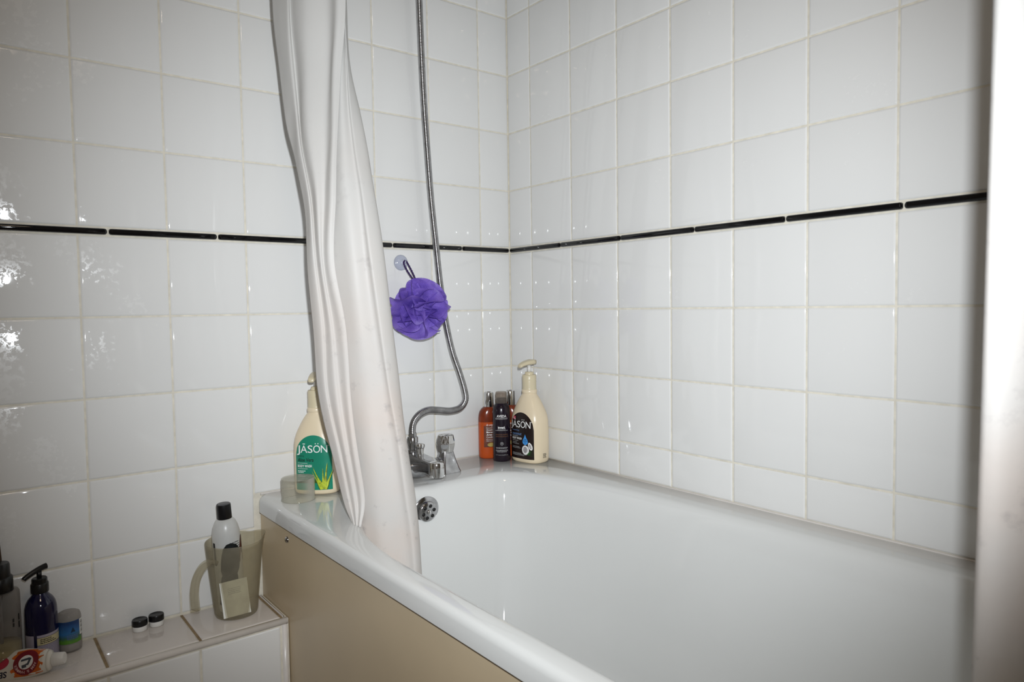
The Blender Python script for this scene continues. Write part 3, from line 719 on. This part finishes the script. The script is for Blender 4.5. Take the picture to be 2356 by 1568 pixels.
p.fitted('invati.', -0.0095, 0.0095, 0.0850, 0.0058, bold=0.03)
p.build('range_lettering', M_txw, av)
for grp in (((0.0165, 0.1112), (0.0165, 0.1090)), ((0.0105, 0.0822), (0.0170, 0.0800)), ((0.0160, 0.0365), (0.0150, 0.0345)), ((0.0160, 0.0300), (0.0165, 0.0280), (0.0130, 0.0255))):
    p = Print(acyl)
    for k, (a, z) in enumerate(grp): p.fine(-a, a, z, 0.0012, int(z*1e4))
    p.build('fine_print', M_txg, av)
p = Print(acyl)
p.fitted('6.7 fl oz/oz liq/200 ml e', -0.0165, 0.0165, 0.0165, 0.0024); p.build('volume_lettering', M_txg, av); p = Print(acyl)
for k in range(20):
    a0, a1 = 2*PI*k/20, 2*PI*(k+1)/20
    p.flat([(0.0042*math.cos(a0), 0.0042*math.sin(a0)), (0.0042*math.cos(a1), 0.0042*math.sin(a1)), (0.0034*math.cos(a1), 0.0034*math.sin(a1)), (0.0034*math.cos(a0), 0.0034*math.sin(a0))], [(0, 1, 2, 3)], 0, 0.0465)
p.poly([(-0.0018, 0.0485), (-0.0006, 0.0485), (0.0002, 0.0465), (0.0010, 0.0488), (0.0020, 0.0480), (0.0006, 0.0445), (-0.0006, 0.0445)])
p.build('leaf_emblem', M_txg, av)
p = Print(acyl).fitted('EXFOLIATING SHAMPOO', -0.0165, 0.0165, 0.0685, 0.0026); p.fitted('SHAMPOOING EXFOLIANT', -0.0165, 0.0165, 0.0635, 0.0026); p.build('amber_lettering', M_txo, av)

# ------------------------------------------------------------------ two orange bottles with chrome caps
OA, OB = 0.0285, 0.0190
def ofront(x, z, off):
    return Vector((x, -OB*math.sqrt(max(0, 1-min(1, abs(x/OA))**2.3))**(2/2.3)-off, z))
def orange_bottle(loc, rz, label):
    b = empty('orange_bottle', loc, rz, label, 'bottle', 'orange bottles with chrome caps')
    R = []
    for z, s in ((0, 0.86), (0.0015, 0.93), (0.006, 0.985), (0.02, 1.0), (0.095, 1.0)): R.append(superell(OA*s, OB*s, 2.3, z, 48))
    G().rings(R, True, False).build('bottle_body', M_amber, b)
    R = []
    for z, a, c in ((0.095, OA, OB), (0.105, OA*0.995, OB), (0.114, OA*0.96, OB*0.98), (0.122, OA*0.87, OB*0.95), (0.128, OA*0.72, OB*0.88), (0.132, 0.0160, 0.0155), (0.134, 0.0125, 0.0125)): R.append(superell(a, c, 2.25, z, 48))
    G().rings(R, False, True).build('empty_bottle_top', M_amber_d, b)
    G().lathe([(0.0125, 0.131), (0.0128, 0.132), (0.0128, 0.169), (0.0122, 0.171), (0.0100, 0.1715), (0.0095, 0.170), (0.002, 0.170)], 40).build('chrome_cap', M_chrome_c, b, angle=40)
    lb = Print(ofront); n = 16
    vs = [(x, z) for x in [-0.0185+0.037*i/n for i in range(n+1)] for z in (0.030, 0.086)]
    lb.flat(vs, [(2*i, 2*i+2, 2*i+3, 2*i+1) for i in range(n)], off=0.0002)
    lo = lb.build('front_label', M_olbl, b)
    p = Print(ofront)
    for t_, x1_, z_, h_, bo in (('dr.organic', 0.014, 0.0855, 0.0055, 0.0), ('Bioactive', 0.004, 0.0790, 0.0028, 0.0), ('Organic', 0.004, 0.0735, 0.0032, 0.02), ('Moroccan', 0.012, 0.0670, 0.0044, 0.02), ('Argan Oil', 0.012, 0.0605, 0.0044, 0.02), ('Conditioner', 0.016, 0.0540, 0.0046, 0.0), ('Bioactive', 0.004, 0.0490, 0.0024, 0.0), ('Haircare', 0.004, 0.0450, 0.0024, 0.0)): p.fitted(t_, -0.012, x1_, z_, h_, 0.0005, bold=bo)
    p.build('lettering', M_txw, lo)
    q = Print(ofront).poly(ell(0.0, 0.0365, 0.010, 0.0055), 0.0005); q.build('nut_picture', M_nut, lo)
    return b
orange_bottle((-0.1010, -0.0305, RIM), math.radians(-22), 'orange bottle with chrome cap left of the slim dark bottle')
orange_bottle((-0.0390, -0.0420, RIM), math.radians(-50), 'orange bottle with chrome cap almost hidden behind the dark and coconut bottles')

# ------------------------------------------------------------------ clear cup on the rim
cup = empty('plastic_cup', (-0.6435, -0.0960, RIM), 0, 'small clear plastic cup upside down on the rim before the aloe bottle', 'cup')
G().lathe([(0.0322, 0.0), (0.0345, 0.0), (0.0345, 0.0028), (0.0338, 0.0036), (0.0336, 0.0452), (0.0328, 0.0460), (0.0004, 0.0460), (0.0004, 0.0446), (0.0318, 0.0446), (0.0326, 0.0430), (0.0328, 0.002), (0.0322, 0.0)], 56, None, False, False).build('cup_wall', M_clear, cup, angle=35)

# ------------------------------------------------------------------ jug on the ledge with its contents
JC = Vector((-0.766, -0.064, LEDGE+0.0004))
jug = empty('plastic_jug', JC, 0, 'frosted cream plastic jug with open hooked handle on the ledge', 'jug')
SPD = math.radians(12)
def jug_ring(r, z, spout, n=56):
    out = []
    for j in range(n):
        a = 2*PI*j/n; d = abs((a-SPD+PI) % (2*PI)-PI); k = max(0, 1-d/0.55); k = k*k*(3-2*k)
        out.append(Vector(((r+spout*k)*math.cos(a), (r+spout*k)*math.sin(a), z+spout*0.25*k)))
    return out
prof = [(0.0360, 0.0, 0), (0.0395, 0.0015, 0), (0.0412, 0.006, 0), (0.0425, 0.020, 0), (0.0455, 0.050, 0), (0.0485, 0.080, 0), (0.0512, 0.108, 0.001), (0.0530, 0.125, 0.004), (0.0542, 0.138, 0.008), (0.0550, 0.1495, 0.012), (0.0546, 0.1502, 0.012), (0.0534, 0.1495, 0.012), (0.0526, 0.138, 0.008), (0.0514, 0.125, 0.004), (0.0496, 0.108, 0.001), (0.0469, 0.080, 0), (0.0439, 0.050, 0), (0.0409, 0.020, 0), (0.0396, 0.007, 0), (0.0375, 0.0035, 0)]
G().rings([jug_ring(r, z, s) for r, z, s in prof]).build('jug_body', M_frost, jug)
HD = Vector((math.cos(math.radians(203)), math.sin(math.radians(203)), 0))
hp_ = [HD*0.046+Vector((0, 0, 0.118)), HD*0.060+Vector((0, 0, 0.1235)), HD*0.076+Vector((0, 0, 0.118)), HD*0.089+Vector((0, 0, 0.101)), HD*0.0945+Vector((0, 0, 0.078)), HD*0.0945+Vector((0, 0, 0.058)), HD*0.0935+Vector((0, 0, 0.042))]
g = G(); sd = Vector((-HD.y, HD.x, 0)); RR = []; hpts = spline(hp_, 6)
for i, q in enumerate(hpts):
    t = (hpts[min(i+1, len(hpts)-1)]-hpts[max(i-1, 0)]).normalized(); nn = t.cross(sd).normalized()
    w_ = 0.0082+0.002*i/len(hpts)
    RR.append([q+sd*a+nn*b for a, b in rrect(w_, 0.0042, 0.003)])
g.rings(RR); g.build('jug_handle', M_frost, jug)

M_sham = see_through('milky_bottle_plastic', (0.70, 0.70, 0.67), (0.75, 0.80, 0.88), 0.72, 0.3)
M_teal = pm('blue_grey_liquid', (0.20, 0.27, 0.36), 0.3)
M_brownl = pm('russet_label', (0.10, 0.025, 0.015), 0.45, nz=(60, 0.3))
bj = empty('shampoo_bottle', JC+Vector((-0.003, 0.0165, 0.0045)), 0, 'milky bottle with black disc cap standing in the jug', 'bottle')
bj.rotation_euler = (math.radians(2), math.radians(-3), math.radians(-10))
G().lathe([(0.022, 0.0), (0.0245, 0.002), (0.0255, 0.006), (0.027, 0.090), (0.027, 0.150), (0.0262, 0.162), (0.0240, 0.173), (0.0205, 0.182), (0.0165, 0.188), (0.0140, 0.190)], 40).build('bottle_body', M_sham, bj)
G().lathe([(0.0230, 0.004), (0.0240, 0.008), (0.0256, 0.090), (0.0256, 0.152), (0.0235, 0.158), (0.002, 0.158)], 32).build('liquid', M_teal, bj)
G().lathe([(0.0140, 0.186), (0.0143, 0.187), (0.0138, 0.2160), (0.0134, 0.2185), (0.0125, 0.2190), (0.0020, 0.2192)], 36).build('cap', M_blackp, bj, angle=40)
G().lathe([(0.0122, 0.2188), (0.0122, 0.2196), (0.002, 0.2197)], 28).build('cap_disc', pm('grey_cap_disc', (0.10, 0.10, 0.105), 0.4), bj)
def bcyl(x, z, off):
    a = x/0.027; return Vector(((0.027+off)*math.sin(a), -(0.027+off)*math.cos(a), z))
p = Print(bcyl).poly([(0.022, 0.100), (0.038, 0.100), (0.038, 0.152), (0.031, 0.153), (0.0265, 0.143), (0.0225, 0.125)]); p.build('russet_label', M_brownl, bj)
p = Print(bcyl).poly([(-0.034, 0.100), (-0.027, 0.100), (-0.0275, 0.146), (-0.034, 0.146)]); p.build('dark_label', M_txk, bj)
p = Print(bcyl)
for k in range(6): p.fine(0.008+0.001*k, 0.022+0.0005*k, 0.1445-0.0045*k, 0.0016, 90+k, 0.0005)
p.build('fine_print', M_txk, bj)

dk = empty('black_flask', JC+Vector((-0.0195, -0.0185, 0.030)), 0, 'dark rounded bottle seen through the front of the jug', 'bottle')
dk.rotation_euler = (0, math.radians(4), math.radians(10))
M_dark = pm('dark_grey_plastic', (0.008, 0.010, 0.011), 0.6, spec=0.2)
G().rings([superell(a, b, 2.2, z, 36) for a, b, z in ((0.015, 0.006, 0.0), (0.0180, 0.0080, 0.003), (0.0185, 0.0085, 0.030), (0.0165, 0.0085, 0.052), (0.0145, 0.0085, 0.058))]).build('bottle_body', M_dark, dk)
G().rings([superell(a, b, 2.0, z, 36) for a, b, z in ((0.0150, 0.0085, 0.058), (0.0185, 0.0092, 0.068), (0.0190, 0.0095, 0.082), (0.0182, 0.0095, 0.097), (0.0160, 0.0088, 0.109), (0.0100, 0.006, 0.1165), (0.002, 0.002, 0.119))]).build('round_cap', M_dark, dk)

bx_ = empty('white_packet', JC+Vector((-0.0080, -0.0325, 0.0075)), math.radians(8), 'pale card packet standing inside the front of the jug', 'packet')
bx_.rotation_euler = (math.radians(2), math.radians(-5), math.radians(-13))
M_card = pm('pale_card', (0.82, 0.83, 0.78), 0.55, nz=(20, 0.04))
G().box(-0.0255, 0.0255, -0.0012, 0.0012, 0.0, 0.073).build('card', M_card, bx_, False, bevel=0.0006)
fp = Print(lambda x, z, off: Vector((x, -0.0012-off, z)))
for k in range(4): fp.fine(-0.012, 0.012, 0.058-0.0035*k, 0.0013, 120+k)
fp.build('faint_print', pm('faint_print', (0.50, 0.52, 0.50), 0.6), bx_)

# ------------------------------------------------------------------ two little jars
def jar(loc, label):
    b = empty('cosmetic_jar', loc, 0, label, 'jar', 'little jars with black lids on the ledge')
    G().lathe([(0.0122, 0.0), (0.0128, 0.001), (0.0128, 0.011), (0.0120, 0.012)], 32).build('jar_base', M_white, b)
    prof = [(0.0125, 0.0095), (0.0136, 0.0102), (0.0137, 0.0195), (0.0130, 0.0212), (0.0115, 0.0216), (0.0108, 0.0209), (0.002, 0.0208)]
    G().lathe(prof, 40).build('jar_lid', M_blackp, b, angle=45)
    return b
jar((-0.9345, -0.0225, LEDGE+0.0003), 'little white jar with black lid, the one nearer the blue label tub')
jar((-0.9045, -0.0185, LEDGE+0.0003), 'little white jar with black lid, the one nearer the jug')

# ------------------------------------------------------------------ clear tub with blue label
dz = empty('deodorant_tub', (-1.0495, -0.0245, LEDGE+0.0003), math.radians(-6), 'clear domed container with blue and green label against the wall', 'container')
DR = 0.0195
def dcyl(x, z, off):
    a = x/DR; return Vector(((DR+off)*math.sin(a), -(DR+off)*math.cos(a), z))
G().lathe([(0.0180, 0.0), (0.0192, 0.001), (DR, 0.004), (DR, 0.058), (0.0190, 0.063), (0.0172, 0.0675), (0.0140, 0.0695), (0.0080, 0.0705), (0.001, 0.0708)], 40).build('tub_wall', see_through('clear_grey_plastic', (0.42, 0.40, 0.38), (0.92, 0.91, 0.90), 0.30, 0.12), dz)
G().lathe([(0.0170, 0.002), (0.0178, 0.004), (0.0178, 0.016), (0.002, 0.0165)], 32).build('tub_base', pm('grey_clear_base', (0.40, 0.38, 0.36), 0.3), dz)
def blue_label():
    t = NT('blue_green_label'); ge = t.new('ShaderNodeTexCoord'); sx = t.new('ShaderNodeSeparateXYZ'); t.l.new(ge.outputs['Object'], sx.inputs[0])
    mr = t.new('ShaderNodeMapRange'); mr.inputs[1].default_value = 0.016; mr.inputs[2].default_value = 0.062
    n = t.noise(55, 3); ad = t.new('ShaderNodeMath', operation='MULTIPLY_ADD'); ad.inputs[1].default_value = 0.30; ad.inputs[2].default_value = -0.15
    t.l.new(sx.outputs['Z'], mr.inputs[0]); t.l.new(n.outputs['Fac'], ad.inputs[0])
    s2 = t.new('ShaderNodeMath', operation='ADD'); t.l.new(mr.outputs[0], s2.inputs[0]); t.l.new(ad.outputs[0], s2.inputs[1])
    r = t.ramp(s2.outputs[0], [(0.10, (0.10, 0.28, 0.03)), (0.22, (0.05, 0.14, 0.10)), (0.45, (0.03, 0.16, 0.42)), (0.8, (0.012, 0.05, 0.17))])
    t.l.new(r.outputs[0], t.p.inputs['Base Color']); t.p.inputs['Roughness'].default_value = 0.3
    return t.m
lb = Print(dcyl); n = 30
lb.flat([(-0.034+0.056*i/n, z) for i in range(n+1) for z in (0.0165, 0.0570)], [(2*i, 2*i+2, 2*i+3, 2*i+1) for i in range(n)], off=0.0003)
lo = lb.build('wrap_label', blue_label(), dz, 'blue label with a green foot')
p = Print(dcyl); p.flat([(0.0175+0.009*i/4, z) for i in range(5) for z in (0.028, 0.0565)], [(2*i, 2*i+2, 2*i+3, 2*i+1) for i in range(4)], off=0.0005); p.build('barcode_patch', M_txw, lo)
p = Print(dcyl)
for k in range(9): p.bar(0.0195, 0.0255, 0.0315+0.0026*k, 0.0006+0.0008*((k*5) % 3)/2, 0.0008, 2)
p.build('barcode', M_txk, lo)
p = Print(dcyl).poly([(0.0020, 0.0365), (0.0055, 0.0460), (0.0075, 0.0420), (0.0095, 0.0370)], 0.0006); p.build('mountain_picture', pm('dark_blue_print', (0.015, 0.04, 0.08), 0.4), lo)
p = Print(dcyl)
for k in range(3): p.fine(-0.004, 0.014, 0.0255+0.0028*k, 0.0014, 140+k, 0.0006)
p.build('fine_print', pm('pale_blue_print', (0.10, 0.16, 0.42), 0.5), lo)

# ------------------------------------------------------------------ cobalt pump bottle
cb = empty('cobalt_pump_bottle', (-1.0915, -0.0330, LEDGE+0.0003), math.radians(2), 'cobalt blue glass bottle with black pump and cream banded label', 'bottle')
CR = 0.0248
M_cob = pm('cobalt_glass', (0.006, 0.006, 0.040), 0.10, nz=(10, 0.1), coat=0.3)
G().lathe([(0.0225, 0), (0.0243, 0.0015), (CR, 0.005), (CR, 0.086), (0.0242, 0.094), (0.0222, 0.102), (0.0185, 0.109), (0.0140, 0.1140), (0.0120, 0.117), (0.0118, 0.128)], 44).build('bottle_body', M_cob, cb)
g = G()
RR = []
for rad, z in ((0.0125, 0.119), (0.0136, 0.120), (0.0136, 0.1345), (0.0128, 0.136), (0.0118, 0.1365), (0.0118, 0.1435), (0.0105, 0.145), (0.004, 0.1455)):
    RR.append([Vector((rad*(1+0.015*(j % 2))*math.cos(2*PI*j/40), rad*(1+0.015*(j % 2))*math.sin(2*PI*j/40), z)) for j in range(40)])
g.rings(RR); g.build('pump_collar', M_blackp, cb, angle=40)
G().lathe([(0.0040, 0.146), (0.0040, 0.156)], 16).build('pump_stem', M_blackp, cb)
ND = Vector((math.cos(math.radians(195)), math.sin(math.radians(195)), 0))
G().tube(spline([ND*-0.012+Vector((0, 0, 0.1625)), ND*-0.009+Vector((0, 0, 0.1622)), Vector((0, 0, 0.1600)), ND*0.012+Vector((0, 0, 0.1555)), ND*0.022+Vector((0, 0, 0.1505)), ND*0.0245+Vector((0, 0, 0.1480))], 6), lambda t, i: (0.0052-0.0012*t, 0.0058-0.0016*t), 16).build('pump_head', M_blackp, cb)
def ccyl(x, z, off):
    a = x/CR; return Vector(((CR+off)*math.sin(a), -(CR+off)*math.cos(a), z))
def wrap(x0, x1, z0, z1, off, name, mat, par, fn, n=16):
    p = Print(fn); p.flat([(x0+(x1-x0)*i/n, z) for i in range(n+1) for z in (z0, z1)], [(2*i, 2*i+2, 2*i+3, 2*i+1) for i in range(n)], off=off); return p.build(name, mat, par)
M_lilac = pm('lilac_label', (0.42, 0.39, 0.48), 0.5)
lo = wrap(-0.0100, 0.0335, 0.005, 0.0505, 0.0002, 'wrap_label', M_lilac, cb, ccyl); lo['label'] = 'lilac label with a cream band'
wrap(-0.0100, 0.0335, 0.0330, 0.0455, 0.0004, 'cream_band', pm('cream_band', (0.62, 0.55, 0.33), 0.5), lo, ccyl)
p = Print(ccyl)
for k in range(2): p.bar(-0.0100, 0.0335, (0.0458, 0.0327)[k], 0.0006, 0.0006, 16)
for k in range(3): p.fine(-0.0055, 0.012+0.004*k, 0.0425-0.0031*k, 0.0014, 150+k, 0.0007)
p.build('band_print', M_txk, lo)
p = Print(ccyl)
for k in range(11): p.fine(-0.0085, 0.031, 0.0305-0.0023*k, 0.0008, 160+k, 0.0005)
p.build('fine_print', pm('slate_print', (0.17, 0.15, 0.23), 0.5), lo)
wrap(-0.0345, -0.0150, 0.005, 0.0505, 0.0002, 'back_label', M_lilac, cb, ccyl)

# ------------------------------------------------------------------ clear pump bottle at the left edge
cp = empty('clear_pump_bottle', (-1.1490, -0.0420, LEDGE+0.0003), 0, 'tall clear bottle with black pump and a little yellow liquid at the left edge', 'bottle')
G().lathe([(0.0255, 0), (0.0278, 0.0015), (0.0285, 0.005), (0.0285, 0.128), (0.0280, 0.1345), (0.0262, 0.1375), (0.0170, 0.1385)], 44).build('bottle_wall', see_through('clear_bottle', (0.30, 0.28, 0.27), (0.88, 0.87, 0.86), 0.16, 0.06), cp)
G().lathe([(0.0268, 0.004), (0.0274, 0.007), (0.0274, 0.047), (0.002, 0.047)], 40).build('liquid', see_through('yellow_liquid', (0.75, 0.66, 0.36), (0.95, 0.88, 0.55), 0.45, 0.08), cp)
g = G(); g.lathe([(0.0195, 0.136), (0.0200, 0.137), (0.0198, 0.161), (0.0182, 0.163), (0.0165, 0.1635), (0.0160, 0.183), (0.0145, 0.186), (0.003, 0.1865)], 40); g.build('pump_head', M_blackp, cp, angle=40)
G().lathe([(0.0025, 0.02), (0.0025, 0.136)], 12).build('dip_tube', see_through('dip_tube', (0.5, 0.5, 0.5), (0.8, 0.8, 0.8), 0.35, 0.2), cp)
def kcyl(x, z, off):
    a = x/0.0285; return Vector(((0.0285+off)*math.sin(a), -(0.0285+off)*math.cos(a), z))
p = Print(kcyl)
for k in range(2): p.bar(0.0155, 0.0185, 0.083+0.008*k, 0.0065, 0.0004, 2)
for k in range(2): p.bar(0.0270, 0.0300, 0.080+0.013*k, 0.0110, 0.0004, 2)
p.build('dark_print', M_txk, cp)

om = empty('oval_mirror', (-1.1910, -0.0130, LEDGE+0.12), 0, 'pale oval shape with dark brown edge behind the clear pump bottle', 'mirror')
def oval(a, c, y0, y1):
    g = G(); n = 48
    R_ = [[Vector((a*s*math.cos(2*PI*j/n), y, c*s*math.sin(2*PI*j/n))) for j in range(n)] for s, y in ((0.97, y0), (1, y0-0.001), (1, y1+0.001), (0.97, y1))]
    return g.rings(R_)
oval(0.0485, 0.165, 0.010, -0.004).build('rim', pm('brown_rim', (0.055, 0.030, 0.018), 0.5), om)
oval(0.0430, 0.157, -0.003, -0.006).build('face', pm('pale_face', (0.60, 0.63, 0.68), 0.2), om)
om.location.z = LEDGE+0.166

# ------------------------------------------------------------------ toothpaste tube lying before the bottles
M_tubew = pm('white_tube_plastic', (0.74, 0.71, 0.64), 0.3)
tb = empty('toothpaste_tube', (-1.1000, -0.0900, LEDGE), 0, 'white and orange toothpaste tube with red emblem lying on the ledge', 'tube')
# local frame: +x towards the cap, tube leans back on its long edge
TM = Matrix.Translation((0.0, 0.0, 0.0185)) @ Matrix.Rotation(math.radians(-24), 4, 'Z') @ Matrix.Rotation(math.radians(-3), 4, 'Y') @ Matrix.Rotation(math.radians(-36), 4, 'X') @ Matrix.Scale(1.1, 4)
def tsec(x):
    """half width (z) and half thickness (y) of the tube along x"""
    t = min(1, max(0, (0.012-x)/0.12)); return 0.0165+0.0065*min(1, t*4), 0.0140*(1-t)+0.0012
g = G(); RR = []
for x in (0.012, 0.006, -0.004, -0.02, -0.045, -0.07, -0.09, -0.108):
    a, b = tsec(x); RR.append([TM @ Vector((x, b*math.sin(2*PI*j/32), a*math.cos(2*PI*j/32))) for j in range(32)])
g.rings(RR); g.build('tube_body', M_tubew, tb)
g = G(); RR = []
for x, r in ((0.012, 0.0160), (0.0155, 0.0145), (0.0175, 0.0095), (0.0185, 0.0088)): RR.append([TM @ Vector((x, r*0.9*math.sin(2*PI*j/32), r*math.cos(2*PI*j/32))) for j in range(32)])
g.rings(RR); g.build('shoulder', M_tubew, tb)
g = G(); RR = []
for x, r in ((0.0180, 0.0098), (0.0190, 0.0104), (0.0335, 0.0088), (0.0345, 0.0080)): RR.append([TM @ Vector((x, r*math.sin(2*PI*j/24), r*math.cos(2*PI*j/24))) for j in range(24)])
g.rings(RR); g.build('cap', M_white, tb, angle=40)
def tsurf(x, z, off):
    a, b = tsec(x); return TM @ Vector((x, -b*math.sqrt(max(0, 1-min(1, abs(z/a))**2))-off, z))
def blob(pts, sub=6):
    """outline filled with rings so that it follows the curved tube"""
    c = (sum(p[0] for p in pts)/len(pts), sum(p[1] for p in pts)/len(pts)); n = len(pts); vs = [c]; fs = []
    for k in range(1, sub+1): vs += [(c[0]+(p[0]-c[0])*k/sub, c[1]+(p[1]-c[1])*k/sub) for p in pts]
    fs += [(0, i+1, (i+1) % n+1) for i in range(n)]
    for k in range(sub-1):
        for i in range(n): a = 1+k*n+i; b = 1+k*n+(i+1) % n; fs.append((a, b, b+n, a+n))
    return vs, fs
def annulus(cx, cz, r0, r1, n=40, m=3):
    vs = [(cx+(r0+(r1-r0)*k/m)*math.cos(2*PI*i/n), cz+(r0+(r1-r0)*k/m)*math.sin(2*PI*i/n)) for k in range(m+1) for i in range(n)]
    return vs, [(k*n+i, k*n+(i+1) % n, (k+1)*n+(i+1) % n, (k+1)*n+i) for k in range(m) for i in range(n)]
M_org = pm('orange_print', (0.62, 0.13, 0.012), 0.3, nz=(60, 0.25)); M_mar = pm('maroon_print', (0.22, 0.012, 0.022), 0.35)
EC = (-0.0150, 0.0)
v, f = blob([(-0.036, -0.010), (-0.030, -0.0185), (-0.016, -0.0192), (0.0, -0.0178), (0.0085, -0.0160), (0.0092, -0.006), (0.0092, 0.006), (0.0085, 0.0155), (0.0, 0.0178), (-0.016, 0.0195), (-0.030, 0.0185), (-0.036, 0.010)])
eo = Print(tsurf).flat(v, f, off=0.0003).build('orange_field', M_org, tb)
v, f = annulus(EC[0], EC[1], 0.0102, 0.0178); Print(tsurf).flat(v, f, off=0.0006).build('emblem_ring', M_mar, eo)
v, f = blob(ell(EC[0], EC[1], 0.0102, 0.0102)); Print(tsurf).flat(v, f, off=0.0006).build('emblem_centre', M_txw, eo)
p = Print(tsurf)
for i, ch in enumerate('ARM & HAMMER'):
    # the tube lies upside down: the wording runs along the lower edge
    if ch == ' ': continue
    ang = math.radians(-18-i*13.5); v, f = text_geo(ch, 0.0056, align='CENTER', bold=0.00006)
    rad = 0.0122; ca, sa = math.cos(ang-PI/2), math.sin(ang-PI/2)
    p.flat([(EC[0]+rad*math.cos(ang)+a*ca-b*sa, EC[1]+rad*math.sin(ang)+a*sa+b*ca) for a, b in v], f, off=0.0010)
p.build('emblem_lettering', pm('pink_print', (0.70, 0.45, 0.45), 0.5), eo)
p = Print(tsurf)
for arm in ([(-0.0220, 0.0015), (-0.0220, 0.0045), (-0.0105, 0.0062), (-0.0090, 0.0030)], [(-0.0105, 0.0060), (-0.0075, 0.0045), (-0.0105, -0.0045), (-0.0135, -0.0035)], [(-0.0145, -0.0020), (-0.0100, -0.0030), (-0.0110, -0.0050), (-0.0150, -0.0045)], [(-0.0205, -0.0040), (-0.0140, -0.0030), (-0.0135, -0.0075), (-0.0195, -0.0085)]):
    p.poly(arm, 0.0010)
p.build('arm_and_hammer_emblem', pm('ink_print', (0.06, 0.075, 0.10), 0.5), eo)
v, f = blob(ell(-0.052, 0.0045, 0.0125, 0.0090)); Print(tsurf).flat(v, f, off=0.0003).build('red_oval', M_red, tb)
p = Print(tsurf); v, f = text_geo('SE', 0.0115, bold=0.0003); p.flat([(-0.0405-a, -0.0085-b) for a, b in v], f, off=0.0004); p.build('dark_lettering', pm('navy_print', (0.02, 0.025, 0.05), 0.5), tb)
